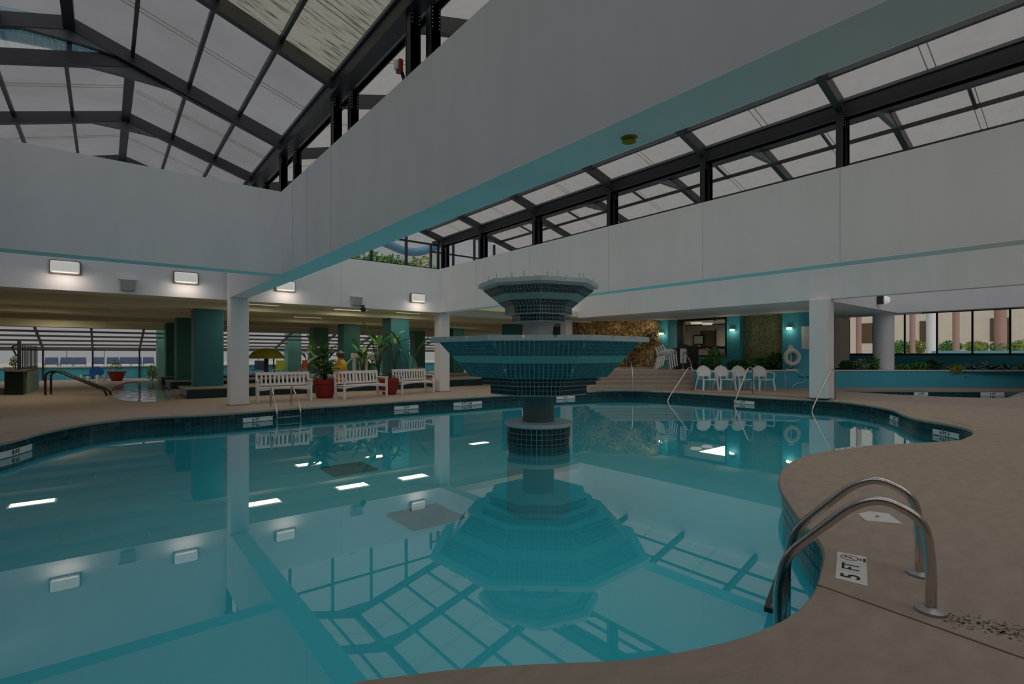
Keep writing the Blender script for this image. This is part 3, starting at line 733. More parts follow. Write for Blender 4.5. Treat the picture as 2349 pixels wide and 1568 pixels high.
tile_field(ft, fo_, 'tile', 300, 0.006)
# ================================================================== LADDERS AND RAILS
def arc_path(P, n=6):
    """round the corners of a polyline"""
    P = [Vector(p) for p in P]; out = [P[0]]
    for i in range(1, len(P)-1):
        a, b, c = P[i-1], P[i], P[i+1]; t = min((a-b).length, (c-b).length)*0.48
        p, q = b+(a-b).normalized()*t, b+(c-b).normalized()*t
        for k in range(n+1):
            f = k/n; out.append((1-f)**2*p+2*f*(1-f)*b+f*f*q)
    out.append(P[-1]); return out
def cs(s, d, z=0.0): return Vector((FX*d+RX*s, FY*d+RY*s, z))
lad = thing('pool_ladder', 'stainless steel pool ladder at the near curved corner of the deck', 'pool ladder', tuple(cs(2.44, 2.97, 0)))
for (s, d) in ((2.28, 2.74), (2.59, 3.196)):
    def q(L, z): return cs(s-0.827*L, d+0.562*L, z)
    rail = MB().tube(arc_path([q(0,0), q(0,0.28), q(0.03,0.50), q(0.22,0.585), q(0.36,0.515), q(0.69,0.16), q(0.745,-0.05), q(0.75,-1.0)], 7), 0.0265, 14).build('ladder_rail', 'chrome', lad, world=True, smooth=True)
    c = q(0, 0)
    MB().lathe([(0.074,0.002),(0.072,0.014),(0.045,0.026),(0.032,0.03)], 28, c.x, c.y).build('deck_flange', 'dull_steel', rail, world=True, smooth=True)
for z in (-0.22, -0.50, -0.78):
    a, b = cs(2.28-0.827*0.77, 2.74+0.562*0.77, z), cs(2.59-0.827*0.77, 3.196+0.562*0.77, z)
    trd = MB().bar(a, b, 0.10, 0.03).build('ladder_tread', 'tile_black', lad, world=True)
    MB().bar(a+Vector((0,0,0.02)), b+Vector((0,0,0.02)), 0.02, 0.012).build('tread_edge', 'dull_steel', trd, world=True)
fl2 = thing('pool_ladder', 'small steel pool ladder in front of the bench beside the white column', 'pool ladder', tuple(gp(644,931)))
for (fu, fv, lu) in ((621,932,633),(668,928.5,686)):
    a = gp(fu, fv); lipv = 939 if fu < 640 else 935
    b = gp(lu, lipv); dr = (b-a).normalized(); b2 = b+dr*0.16
    MB().tube(arc_path([a, a+Vector((0,0,0.42)), a+dr*0.12+Vector((0,0,0.55)), b+Vector((0,0,0.12)), b2+Vector((0,0,-0.05)), b2+Vector((0,0,-1.0))], 6), 0.022, 10).build('ladder_rail', 'chrome', fl2, world=True, smooth=True)
a1 = gp(633,939)+(gp(633,939)-gp(621,932)).normalized()*0.16; a2 = gp(686,935)+(gp(686,935)-gp(668,928.5)).normalized()*0.16
for z in (-0.19,-0.5): MB().bar(a1+Vector((0,0,z)), a2+Vector((0,0,z)), 0.08, 0.025).build('ladder_tread', 'dull_steel', fl2, world=True)
def handrail(name, pts, label, r=0.021, m='chrome', group=None):
    t = thing(name, label, 'handrail', tuple(pts[0]), 0, group)
    tb = MB().tube(arc_path(pts, 5), r, 10).build('rail_tube', m, t, world=True, smooth=True)
    MB().lathe([(0.06,pts[0].z+0.001),(0.055,pts[0].z+0.012),(0.03,pts[0].z+0.018)], 16, pts[0].x, pts[0].y).build('deck_flange', 'dull_steel', tb, world=True)
def zat(v, d): return CAM_H+(V0-v)*d/F_PX
handrail('pool_handrail', [at(1590,18.9,0.0), at(1589,18.9,zat(842,18.9)), at(1580,18.8,zat(842,18.8)), at(1530,18.0,-0.26), at(1528,17.9,-0.8)], 'steel pool handrail beside the foot of the wide steps')
handrail('pool_handrail', [at(1727,17.1,0.0), at(1726,17.1,zat(842,17.1)), at(1716,17.0,zat(843,17.0)), at(1684,16.7,-0.24), at(1682,16.6,-0.8)], 'steel pool handrail in front of the rightmost white plastic chair')
handrail('pool_handrail', [at(1917,15.3,0.0), at(1916,15.3,zat(846,15.3)), at(1906,15.15,zat(849,15.15)), at(1861,14.8,-0.26), at(1859,14.75,-0.8)], 'steel pool handrail in front of the white column')
handrail('stair_handrail', [at(1437,20.95,LZ), at(1437,20.95,zat(808,20.95)), at(1451,19.2,zat(840,19.2)), at(1451,19.05,0.0)], 'thin steel stair rail on the wide steps, close to the fountain')
handrail('stair_handrail', [at(1498,20.95,LZ), at(1498,20.95,zat(803,20.95))], 'short steel post standing at the top of the wide steps', 0.018)
handrail('stair_handrail', [at(1567,20.95,LZ), at(1567,20.95,zat(800,20.95)), at(1588,19.3,zat(838,19.3)), at(1589,19.2,0.0)], 'sloping steel stair rail at the kiosk end of the wide steps')
# ================================================================== DECK DETAILS
def deck_quad(pts, h=0.008): return MB().prism([(p.x, p.y) for p in pts], 0.0, h)
tm = thing('depth_marker', 'white deck depth marker reading 5 FT by the near pool ladder', 'depth marker', tuple(gp(1953,1305)))
P1, P2, P3, P4 = gp(1921,1266), gp(1987,1278), gp(1990.6,1345.6), gp(1916,1327)
for k in range(3):
    f0, f1 = k/3+0.004, (k+1)/3-0.004
    deck_quad([P4.lerp(P1,f0), P3.lerp(P2,f0), P3.lerp(P2,f1), P4.lerp(P1,f1)], 0.006).build('marker_tile', 'marker_white', tm, world=True)
cx_, cy_ = tm.location.x, tm.location.y
upv = (P1+P2-P3-P4).normalized()      # reading direction of the row: tiles run P4P3 -> P1P2
acr = (P2-P1); acr = (acr-upv*acr.dot(upv)).normalized()
def deck_text(body, size, f, m='black_ink', sc=1.0, side=0.0):
    c = (P4+P3)/2; c = c.lerp((P1+P2)/2, f)-tm.location+acr*side
    # letters read with their tops towards the pool: x axis along upv, y axis along -acr
    mx = Matrix(((upv.x*sc, -acr.x, 0, c.x),(upv.y*sc, -acr.y, 0, c.y),(0,0,1,0.0065),(0,0,0,1)))
    return text_mesh('depth_lettering', body, size, m, tm, mx, 0.001)
deck_text('5', 0.145, 1/6, sc=1.15); deck_text('FT', 0.135, 0.5, sc=0.85)
deck_text('NO\nDIVING', 0.022, 5/6, sc=1.0, side=0.062)
ring = MB(); cc = (P4+P3)/2; cc = cc.lerp((P1+P2)/2, 5/6)-acr*0.012
for k in range(20):
    a, b = 2*PI*k/20, 2*PI*(k+1)/20
    def rp(r, t): return cc+upv*r*math.cos(t)+acr*r*math.sin(t)+Vector((0,0,0.0075))
    ring.quad(rp(0.045,a), rp(0.045,b), rp(0.052,b), rp(0.052,a))
ring.bar(cc+upv*0.036-acr*0.036+Vector((0,0,0.0075)), cc-upv*0.036+acr*0.036+Vector((0,0,0.0075)), 0.007, 0.0006)
ring.build('warning_symbol', 'red_ink', tm, world=True)
dv = MB(); dv.bar(cc-acr*0.03+Vector((0,0,0.0073)), cc+acr*0.012+upv*0.012+Vector((0,0,0.0073)), 0.012, 0.0006)
dv.build('diver_symbol', 'black_ink', tm, world=True)
sk = thing('skimmer_lid', 'white skimmer lid set into the deck behind the near ladder', 'skimmer lid', tuple(gp(2015,1188)))
deck_quad([gp(1967.5,1179), gp(1995,1173), gp(2037,1178.5), gp(2070,1202), gp(1986,1194.5)], 0.006).build('lid', 'marker_white', sk, world=True)
deck_quad([gp(2008,1184.5), gp(2016,1184.5), gp(2017,1186.5), gp(2008,1186.5)], 0.008).build('finger_hole', 'joint_dark', sk, world=True)
dm = thing('depth_marker', 'white deck depth marker at the pool lip, turned away from view', 'depth marker', tuple(gp(1948,1028)))
deck_quad([gp(1917,1033), gp(1980,1024), gp(1972,1021.8), gp(1914,1029.8)], 0.005).build('marker_tile', 'marker_white', dm, world=True)
for k, (u, v) in enumerate(((1925,1030),(1940,1028),(1955,1025.6),(1967,1024))):
    deck_quad([gp(u-3,v+0.8), gp(u+3,v+0.2), gp(u+3,v-0.6), gp(u-3,v-0.1)], 0.007).build('marker_stroke', 'black_ink', dm, world=True)
for k, (pts, lb) in enumerate(((((2145,959),(2188,962.5),(2190,960),(2150,957)), 'pale flat plate on the deck above the curved coping, the smaller one'), (((2183,968),(2232,978),(2222,971),(2190,966)), 'pale flat plate on the deck near the pointed end of the pool'), (((2050,938),(2078,940.5),(2079,939),(2053,937)), 'tiny pale plate on the deck where the coping bends'), (((12,992),(58,990),(56,987),(20,989)), 'pale plate on the deck in front of the leftmost white column'))):
    c = gp(*pts[0]); t = deck_quad([gp(*p)-c for p in pts], 0.004).build('deck_plate', 'coping', None); t.location = c; tag(t, lb, 'deck plate')
sp = MB(); rnd = random.Random(3); c0 = gp(2225,1432)
for k in range(240):
    f = rnd.random(); p = gp(2165+190*f, 1412+45*f+rnd.gauss(0,9)); r_ = 0.003+0.004*rnd.random()
    sp.box(p.x-r_, p.x+r_, p.y-r_, p.y+r_, 0.0, 0.0012)
STUFF(tag(sp.build('water_spots', 'stain'), 'dark drip spots trailing away from the ladder flange', 'stain'))
# ================================================================== WALL LAMPS, SPEAKERS, CEILING LIGHTS
def wall_lamp(p, label, w=0.58, h=0.34, first=None):
    t = thing('wall_lamp', label, 'wall lamp', tuple(p), 0, 'wall lamps on the white fascia')
    hs = MB().box(-w/2,w/2,-0.10,0,-h/2,h/2).build('lamp_housing', 'brown_grey', t, bevel=0.04)
    MB().box(-w/2+0.03,w/2-0.03,-0.155,-0.09,-h/2+0.03,h/2-0.03).build('lamp_lens', 'lens', hs, bevel=0.04)
    l = bpy.data.lights.new('lamp_glow', 'AREA'); l.shape = 'RECTANGLE'; l.size = 0.5; l.size_y = 0.1; l.energy = 7; l.color = (1.0, 0.84, 0.70)
    lo_ = bpy.data.objects.new('lamp_glow', l); C.objects.link(lo_); lo_.location = (0, -0.30, -h/2+0.0); lo_.rotation_euler = (math.radians(28), 0, 0); lo_.parent = t
mat('brown_grey', (0.22, 0.18, 0.17), 0.6)
for (u, v, lb) in ((150,614,'bright wall lamp nearest the left edge of the rear white fascia'),(426,638,'wall lamp on the fascia above the row of turquoise columns'),(653,657,'wall lamp on the fascia beside the crossing beam, above the first bench'),(956,684,'wall lamp on the fascia close to the inner corner column')):
    wall_lamp(onY(u, v, 15.995), lb)
for (u, v, lb) in ((293,652,'small grey wall speaker between two lamps above the rear opening'),(816,689,'small white wall speaker on the fascia above the middle bench')):
    t = thing('wall_speaker', lb, 'speaker', tuple(onY(u, v, 15.99)))
    MB().hexa([(-0.15,-0.10,-0.16),(0.15,-0.10,-0.16),(0.15,0,-0.16),(-0.15,0,-0.16),(-0.16,-0.22,0.10),(0.16,-0.22,0.10),(0.16,0,0.10),(-0.16,0,0.10)]).build('speaker_box', 'grey_box', t, bevel=0.01)
    MB().box(-0.19,0.19,-0.10,0,0.11,0.15).build('bracket', 'marker_white', t)
def place_cam(p, label, s=1.0):
    t = thing('security_camera', label, 'camera', tuple(p))
    MB().box(-0.03,0.03,-0.03,0.03,0.04,0.14).build('mount', 'black_steel', t)
    MB().box(-0.02,0.02,0.0,0.32,0.10,0.14).build('bracket_arm', 'black_steel', t)
    MB().lathe([(0.02,-0.09),(0.07,-0.06),(0.09,0.0),(0.09,0.05)], 16).build('dome', 'black_steel', t, smooth=True)
place_cam(onY(825,712,16.1)+Vector((0,-0.3,0.02)), 'small dark security camera under the fascia above the middle bench')
place_cam(onX(1640,731,21.8)+Vector((0,0,0)), 'dark camera on the lobby window head beside a turquoise pilaster')
def ceil_light(u, v, wpx, lb, z=3.10):
    d = F_PX*(CAM_H-z)/(v-V0); p = at(u, d, z); L = 1.2
    t = thing('ceiling_light', lb, 'ceiling light', tuple(p), 0, 'recessed panel lights of the rear ceiling')
    fr_ = MB().box(-0.65,0.65,-0.35,0.35,0.0,0.045).build('light_frame', 'marker_white', t)
    MB().box(-0.60,0.60,-0.30,0.30,-0.012,0.0).build('light_diffuser', 'ceiling_lens', fr_)
    l = bpy.data.lights.new('panel_glow', 'AREA'); l.shape = 'RECTANGLE'; l.size = 1.1; l.size_y = 0.5; l.energy = 60; l.color = (1.0, 0.88, 0.66)
    o = bpy.data.objects.new('panel_glow', l); C.objects.link(o); o.location = (0, 0, -0.03); o.parent = t
for k, (u, v, lb) in enumerate(((75,697,'large ceiling light panel at the left end of the rear ceiling'),(48,680,'ceiling light panel closest to the leftmost white column'),(600,697,'ceiling light panel just right of the white beam column'),(808,710,'ceiling light panel above the middle bench, near the dark camera'),(948,717,'ceiling light panel nearest the inner corner column'),(710,727,'ceiling light panel above the lime parasol side of the rear room'),(868,733,'ceiling light panel beside the turquoise column behind the second pot'),(1100,743,'ceiling light panel seen just over the fountain rim'),(128,726,'narrow far ceiling light panel over the whirlpool'))):
    ceil_light(u, v, 50, lb)
# slim white strips on the rear ceiling
sl = thing('ceiling_strips', 'slim pale strips fixed in rows across the rear ceiling above the whirlpool', 'ceiling strip', (0,18,3.1))
for u in (145,213,280,345):
    a = gp(u, 668, 3.12); MB().box(a.x-0.03,a.x+0.03,a.y-0.1,a.y+0.75,3.10,3.135).build('strip', 'marker_white', sl, world=True)
for u in (165,218,269,318,362):
    a = gp(u, 716, 3.12); MB().box(a.x-0.03,a.x+0.03,a.y-0.9,a.y+1.1,3.10,3.135).build('strip', 'marker_white', sl, world=True)
# strobe on the crossing beam, smoke detector stain
sb = thing('fire_strobe', 'small red and white fire strobe on a post above the crossing beam', 'fire strobe', tuple(onX(921,154,2.66)))
MB().box(-0.05,0.0,-0.05,0.05,-0.07,0.07).build('strobe_body', 'red_plastic', sb, bevel=0.01); MB().box(-0.08,-0.05,-0.035,0.035,-0.05,0.05).build('strobe_lens', 'marker_white', sb, bevel=0.01)
MB().bar((0,0,-0.05),(0.06,0,-0.2),0.03,0.03).build('strobe_arm', 'black_steel', sb)
p = gp(1443,316,2.94)
t = MB().lathe([(0.05,-0.03),(0.035,-0.012),(0.06,0.0)], 14).build('sprinkler_head', 'rust'); t.location = p; tag(t, 'rusty yellow sprinkler head in the turquoise underside of the crossing beam', 'sprinkler')
lp = thing('flood_lamp', 'round flood lamp with black bracket on the far beam beyond the big white column', 'flood lamp', tuple(onY(2022,688,6.0)))
MB().box(-0.2,-0.05,-0.1,0.08,-0.16,0.16).build('lamp_bracket', 'black_steel', lp); MB().lathe([(0.03,-0.15),(0.13,-0.1),(0.16,0),(0.13,0.1),(0.03,0.15)], 20, 0.08, -0.1).build('lamp_globe', 'lens', lp, smooth=True)
# ================================================================== RIGHT SIDE BUILDING
XW = 22.0
XG = 31.0
def yX(u, X): return onX(u, 0, X).y
def wallseg(name, u0, u1, z0, z1, m, X=XW, t=0.3):
    return S(MB().box(X, X+t, yX(u1, X), yX(u0, X), z0, z1).build(name, m))
wallseg('wall_pilaster_turquoise', 1508, 1532, 0.5, 3.1, 'pool_blue_wall', XW-0.25, 0.8)
wallseg('wall_pilaster_turquoise', 1667, 1697, 0.5, 3.1, 'pool_blue_wall', XW-0.15, 0.8)
wallseg('wall_under_window', 1532, 1667, 0.5, 1.30, 'pool_blue_wall', XW)
wallseg('wall_mosaic', 1697, 1799, 0.5, 3.1, 'mosaic_olive', XW+0.15)
wallseg('trim_mosaic_jamb', 1795, 1799, 0.5, 3.1, 'dark_wood', XW-0.02, 0.2); wallseg('trim_mosaic_jamb', 1696, 1700, 0.5, 3.1, 'dark_wood', XW-0.02, 0.2)
ya_, yb_ = yX(1797, XW), yX(1797, XW)-0.35
m = MB(); pts = [(XW-0.1,ya_),(XW-0.1,yb_)]+[(XW-0.1+0.75*(1-math.cos(a)), yb_-0.75*math.sin(a)) for a in [PI/2*k/8 for k in range(1, 9)]]+[(XG-0.3,yb_-0.75+2.6),(XG-0.3,ya_+2)]
S(m.prism(pts, 0.5, 3.1).build('wall_curved_turquoise', 'pool_blue_wall', smooth=True))
# lobby window wall
wy0, wy1 = yX(1667, XW), yX(1560, XW)
wn = sroot('window_lobby')
MB().box(XW,XW+0.12,wy0,wy1,1.28,1.36).build('window_sill', 'dark_wood', wn); MB().box(XW,XW+0.12,wy0,wy1,1.66,1.76).build('window_transom', 'dark_wood', wn)
MB().box(XW,XW+0.12,wy0,wy1,3.0,3.1).build('window_head', 'dark_wood', wn)
MB().box(XW-0.02,XW+0.14,wy1-0.18,wy1+0.14,0.76,3.1).build('window_jamb', 'dark_wood', wn); MB().box(XW,XW+0.12,wy0,wy0+0.08,1.28,3.1).build('window_jamb', 'dark_wood', wn)
MB().quad((XW+0.05,wy0,1.76),(XW+0.05,wy1,1.76),(XW+0.05,wy1,3.0),(XW+0.05,wy0,3.0)).build('pane', 'glass', wn)
MB().box(XW+0.04,XW+0.07,wy0,wy1,1.36,1.66).build('lower_panel', 'cream_wall', wn)
wz = yX(1532, XW)
a, b = Vector((XW,wy1+0.1,0)), Vector((XW+0.9,wz,0))
MB().hexa([(a.x,a.y,1.3),(a.x+.05,a.y,1.3),(b.x+.05,b.y,1.3),(b.x,b.y,1.3),(a.x,a.y,3.05),(a.x+.05,a.y,3.05),(b.x+.05,b.y,3.05),(b.x,b.y,3.05)]).build('angled_pane', 'glass', wn)
MB().bar((b.x,b.y,1.3),(a.x,a.y,1.3),0.08,0.1).build('window_sill', 'dark_wood', wn); MB().box(b.x-0.1,b.x+0.15,b.y-0.12,b.y+0.1,0.7,3.1).build('window_jamb', 'black_steel', wn)
S(MB().prism([(a.x,a.y),(a.x+.15,a.y),(b.x+.15,b.y),(b.x,b.y)], 0.5, 1.28).build('wall_under_window', 'pool_blue_wall'))
# lobby room behind
S(MB().box(XW+6,XW+6.1,wy0-3,wz+3,0.7,3.1).build('wall_lobby_back', 'room_wall')); S(MB().box(XW+0.35,XW+6.1,wy0-3.0,wy0-2.9,0.7,3.1).build('wall_lobby_side', 'room_wall'))
S(MB().box(XW+1.2,XW+6.1,wz+2.9,wz+3.0,0.7,3.1).build('wall_lobby_side', 'room_wall')); S(MB().box(XW+0.2,XW+6.1,wy0-3,wz+3,0.69,0.75).build('floor_lobby', 'room_floor'))
S(MB().box(XW+0.0,XW+6.1,wy0-3,wz+3,3.12,3.3).build('ceiling_lobby', 'white_paint'))
dr = sroot('door_lobby', (XW+5.95, yX(1625, XW+6)-0.45, 0.75)); MB().box(0,0.05,0,0.95,0,2.05).build('door_leaf', 'brown', dr); MB().box(-0.02,0.0,-0.08,0,0,2.12).build('door_frame', 'dark_wood', dr)
t = thing('wall_picture', 'small framed picture hanging inside the lobby behind the glass', 'picture', tuple(onX(1602, 779, XW+5.9))); MB().box(0,0.04,-0.35,0.35,-0.3,0.3).build('picture_frame', 'dark_wood', t); MB().box(-0.01,0.0,-0.28,0.28,-0.23,0.23).build('picture_print', 'marker_white', t)
for k, (u, v) in enumerate(((1622,752),(1597,762))):
    t = thing('lobby_lamp', ('pale flat ceiling lamp inside the lobby, nearer the pilaster', 'pale flat ceiling lamp inside the lobby, nearer the kiosk')[k], 'ceiling lamp', tuple(Vector((XW+3.5-k, yX(u, XW+3.5-k), 3.08))))
    MB().lathe([(0.25,-0.08),(0.3,0.0)], 16).build('lamp_disc', 'ceiling_lens', t)
ll = bpy.data.lights.new('lobby_glow', 'AREA'); ll.size = 2.5; ll.energy = 200; ll.color = (1, 0.88, 0.74); lo2 = bpy.data.objects.new('lobby_glow', ll); C.objects.link(lo2); lo2.location = (XW+3, (wy0+wy1)/2, 3.05)
# sconces
def sconce(p, lb, e=9):
    t = thing('wall_sconce', lb, 'wall sconce', tuple(p), 0, 'sconces on the turquoise pilasters')
    MB().box(-0.12,0,-0.10,0.10,-0.04,0.04).build('sconce_shade', 'sconce_lens', t, bevel=0.015); MB().box(-0.14,0,-0.07,0.07,0.04,0.07).build('sconce_cap', 'dull_steel', t)
    l = bpy.data.lights.new('sconce_glow', 'POINT'); l.energy = e; l.color = (1, 0.85, 0.62); l.shadow_soft_size = 0.05
    o = bpy.data.objects.new('sconce_glow', l); C.objects.link(o); o.location = (-0.22,0,-0.05); o.parent = t
sconce(onX(1519,765,XW-0.26), 'glowing sconce on the turquoise pilaster beside the golden rock wall'); sconce(onX(1681,757,XW-0.16), 'glowing sconce on the turquoise pilaster left of the olive mosaic'); sconce(onX(1812,753,XW-0.11), 'glowing sconce on the curved turquoise wall above the life ring')
wp = onX(1849,774,XW-0.02); t = thing('notice_board', 'tall plain white notice board on the curved turquoise wall', 'notice board', (wp.x, wp.y, wp.z)); MB().box(-0.03,0,-0.16,0.16,-0.46,0.46).build('board', 'marker_white', t, bevel=0.01)
# golden rock wall
def rockwall(p0, p1, z0, z1, name, m, nx=70, nz=26, amp=0.14):
    r = random.Random(5); mb = MB(); d = (p1-p0); nn = Vector((-FX,-FY,0))
    H = [[r.random() for _ in range(nz+1)] for _ in range(nx+1)]
    for i in range(nx+1):
        for j in range(nz+1):
            p = p0+d*(i/nx)+Vector((0,0,z0+(z1-z0)*j/nz))+nn*(amp*H[i][j]+0.25*math.sin(i*0.23)*math.sin(j*0.3+1)); mb.v.append(p)
    for i in range(nx):
        for j in range(nz): a = i*(nz+1)+j; mb.f.append((a, a+nz+1, a+nz+2, a+1))
    return S(mb.build(name, m))
rockwall(at(1310,26.3), at(1512,25.2), 0.5, 3.12, 'wall_golden_rock', 'rock_gold')
S(MB().prism([at(1240,28.5), at(1330,27), at(1335,27.6), at(1240,29)], 0, 3.1).build('wall_dark_recess', 'teal_paint'))
l = bpy.data.lights.new('rock_wash', 'AREA'); l.shape = 'RECTANGLE'; l.size = 3.2; l.size_y = 0.1; l.energy = 22; l.color = (1, 0.78, 0.48); o = bpy.data.objects.new('rock_wash', l); C.objects.link(o); o.location = at(1435,24.7,2.95); o.rotation_euler = (math.radians(30), 0, -YAW)
S(MB().prism([at(1290,PD+3.8), at(1700,PD+3.8), at(1700,34), at(1290,34)], 3.12, 3.3).build('ceiling_rear_east', 'white_paint'))
# window wall on the far right
gw = sroot('window_garden')
S(MB().box(XG,XG+0.25,-9,10,0.0,1.34).build('wall_garden_low', 'pool_blue_wall'))
MB().box(XG,XG+0.12,-9,9.8,1.34,1.44).build('window_sill', 'black_steel', gw); MB().box(XG,XG+0.12,-9,9.8,3.38,3.55).build('window_head', 'dark_wood', gw)
ys = [9.79,8.5,7.19,5.94,4.67,3.43,2.2,1.0,-0.2,-1.4,-2.6,-4,-5.5,-7,-9]
for y in ys: MB().box(XG,XG+0.1,y-0.035,y+0.035,1.4,3.45).build('mullion', 'black_steel', gw)
for a_, b_ in zip(ys, ys[1:]): MB().quad((XG+.05,b_+.035,1.42),(XG+.05,a_-.035,1.42),(XG+.05,a_-.035,3.4),(XG+.05,b_+.035,3.4)).build('pane', 'glass', gw)
S(MB().box(XG-0.3,XG+0.3,9.8,12.2,0.0,3.4).build('wall_dark_return', 'dark_wood'))
# garden outside
S(MB().box(XG+0.3,60,-30,30,1.2,1.38).build('terrace_garden', 'terrace'))
bd = thing('garden_building', 'cream building seen through the far right windows', 'building', (48,4,1.4))
MB().box(0,4,-30,14,0,12).build('building_wall', 'cream_wall', bd)
for k in range(10):
    for z in (0.9,4.4): 
        MB().box(-0.05,0.02,-26+k*3.9,-25.0+k*3.9,z,z+1.6).build('window', 'brown', bd)
for k, (u, m_, wd, lb) in enumerate(((2137,'column_paint',0.55,'thick pale lilac column outside the right windows'),(2093,'rose_column',0.3,'slim orange column outside, left of the thick pale one'),(2193,'rose_column',0.35,'slim orange column outside, right of the thick pale one'),(2295,'rose_column',0.6,'broad rose column outside by the right picture edge'),(1970,'rose_column',0.3,'orange column outside behind the narrow window'))):
    p = at(u, 31.5, 1.38); t = thing('garden_column', lb, 'column', tuple(p)); MB().lathe([(wd/2+.06,0),(wd/2,0.1),(wd/2,4.2)], 16).build('column_shaft', m_, t, smooth=True)
lw = thing('garden_pool_curb', 'pale blue curb of an outdoor pool beyond the right windows', 'pool curb', tuple(at(2240,29.5,1.38))); MB().box(-0.3,0.3,-7,2,0,0.22).build('curb_wall', 'slide_blue_pale', lw)
# ================================================================== PLANTS
def leaf_mesh(name, L, W, m, bend=0.5, seg=5):
    """one arched leaf lying along +X, rooted at the origin, with real width profile and fold"""
    mb = MB()
    for i in range(seg+1):
        f = i/seg; x = L*math.sin(bend*f*1.2)/max(bend*1.2, 1e-3)*1.0 if bend else L*f; z = -L*(1-math.cos(bend*f*1.2))*0.9; w = W/2*math.sin(PI*min(1, f*0.93+0.05))**0.8
        mb.v += [Vector((x,-w,z+w*0.25)), Vector((x,0,z)), Vector((x,w,z+w*0.25))]
    for i in range(seg):
        a = i*3; mb.f += [(a,a+3,a+4,a+1),(a+1,a+4,a+5,a+2)]
    me = bpy.data.meshes.new(name); me.from_pydata([tuple(p) for p in mb.v], [], mb.f); me.materials.append(M[m]); 
    for p in me.polygons: p.use_smooth = True
    return me
def add_leaf(me, par, loc, yaw, pitch, sc=1.0, roll=0.0, name='leaf'):
    o = bpy.data.objects.new(name, me); C.objects.link(o); o.parent = par
    o.location = loc; o.rotation_euler = (roll, -pitch, yaw); o.scale = (sc,)*3; return o
def leafy(par, n, R, H, L, W, mats, rnd, z0=0.0, stems=True, name='leaf', spread=0.3):
    ms = [leaf_mesh(name, L, W, m, 0.7) for m in mats]; sm_ = MB()
    for k in range(n):
        yaw = 2*PI*k*0.381966+rnd.random()*0.5; h = z0+H*(0.25+0.75*rnd.random()); r = R*spread*rnd.random()
        p = Vector((r*math.cos(yaw), r*math.sin(yaw), h)); add_leaf(ms[k % len(ms)], par, p, yaw, rnd.uniform(-0.2, 0.9), rnd.uniform(0.7, 1.15), name=name)
        if stems: sm_.tube([(0.02*math.cos(yaw),0.02*math.sin(yaw),z0),tuple(p)], 0.008, 5)
    if stems: sm_.build('stem', 'stem', par)
def cloud(par, c, rad, n, size, m, rnd, name='foliage', world=False):
    mb = MB()
    for k in range(n):
        d = Vector((rnd.gauss(0,1), rnd.gauss(0,1), rnd.gauss(0,1))).normalized(); r = rnd.random()**0.4
        p = Vector(c)+Vector((d.x*rad[0], d.y*rad[1], d.z*rad[2]))*r
        a = Vector((rnd.gauss(0,1), rnd.gauss(0,1), rnd.gauss(0,1))).normalized()*size*rnd.uniform(0.6,1.3); b = a.cross(Vector((rnd.gauss(0,1), rnd.gauss(0,1), rnd.gauss(0,1)))).normalized()*size*0.35
        mb.quad(p-a, p-b, p+a, p+b)
    return mb.build(name, m, par, world=world)
rnd = random.Random(11)
def pot(u, v, r, h, label, group=None, plantkind=0):
    p = gp(u, v); t = thing('potted_plant', label, 'potted plant', tuple(p), 0, group)
    MB().lathe([(r*0.66,0),(r*0.70,0.02),(r*0.80,h*0.22),(r*0.86,h*0.55),(r*0.93,h*0.72),(r*0.93,h*0.74),(r*1.0,h*0.76),(r*1.03,h*0.97),(r*0.98,h),(r*0.90,h*0.98),(r*0.88,h*0.9)], 32).build('pot', 'terracotta', t, smooth=True)
    MB().lathe([(0.02,h*0.86),(r*0.88,h*0.9)], 20).build('soil', 'soil', t)
    return t
p1 = pot(745, 912, 0.355, 0.60, 'big red pot with broad dark leaves between the first two benches')
leafy(p1, 36, 0.6, 0.85, 0.48, 0.27, ('leaf_dark','leaf_dark','leaf_mid'), rnd, 0.55)
for k, (dx, h, yaw) in enumerate(((0.12,1.25,0.2),(0.2,1.0,2.5),(-0.15,0.9,3.6))):
    MB().tube([(0,0,0.5),(dx*0.5,0,h*0.7),(dx,0,h)], 0.01, 5).build('stem', 'stem', p1); add_leaf(leaf_mesh('leaf', 0.5, 0.16, 'leaf_dark', 0.5), p1, (dx,0,h), yaw, 0.9)
p2 = pot(893, 904, 0.33, 0.56, 'red pot with a tall slender plant behind the middle bench')
leafy(p2, 12, 0.3, 0.35, 0.30, 0.08, ('rose_leaf','leaf_mid'), rnd, 0.5)
# young trees with long leaves in the dark planter
def strelitzia(loc, h, label, n=9, mats=('leaf_dark','leaf_mid'), L=0.75, W=0.22, lean=0.35):
    t = thing('broadleaf_plant', label, 'plant', loc, 0)
    ms = [leaf_mesh('leaf', L, W, m, 0.45) for m in mats]
    for k in range(n):
        yaw = 2*PI*k/n+rnd.random()*0.4; hh = h*rnd.uniform(0.55, 0.95); q = Vector((lean*math.cos(yaw)*hh*0.45, lean*math.sin(yaw)*hh*0.45, hh))
        MB().tube([(0,0,0),(q.x*0.4,q.y*0.4,hh*0.6),tuple(q)], 0.012, 5).build('stem', 'stem', t); add_leaf(ms[k % len(ms)], t, q, yaw, rnd.uniform(0.2,1.1), rnd.uniform(0.8,1.1))
def planterpt(u, Y=18.9, z=0.32): q = onY(u, 0, Y); return (q.x, q.y, z)
strelitzia(planterpt(735), 1.5, 'tall broadleaf plant rising behind the big red pot')
strelitzia(planterpt(868), 1.9, 'tall leafy plant in front of the turquoise column behind the middle bench', 12)
strelitzia(planterpt(832), 1.5, 'bushy broadleaf plant beside the white pedestal frame', 10, L=0.5)
strelitzia(planterpt(905), 2.1, 'slender upright plant left of the second red pot', 7, ('leaf_mid','leaf_light'), 0.45, 0.2)
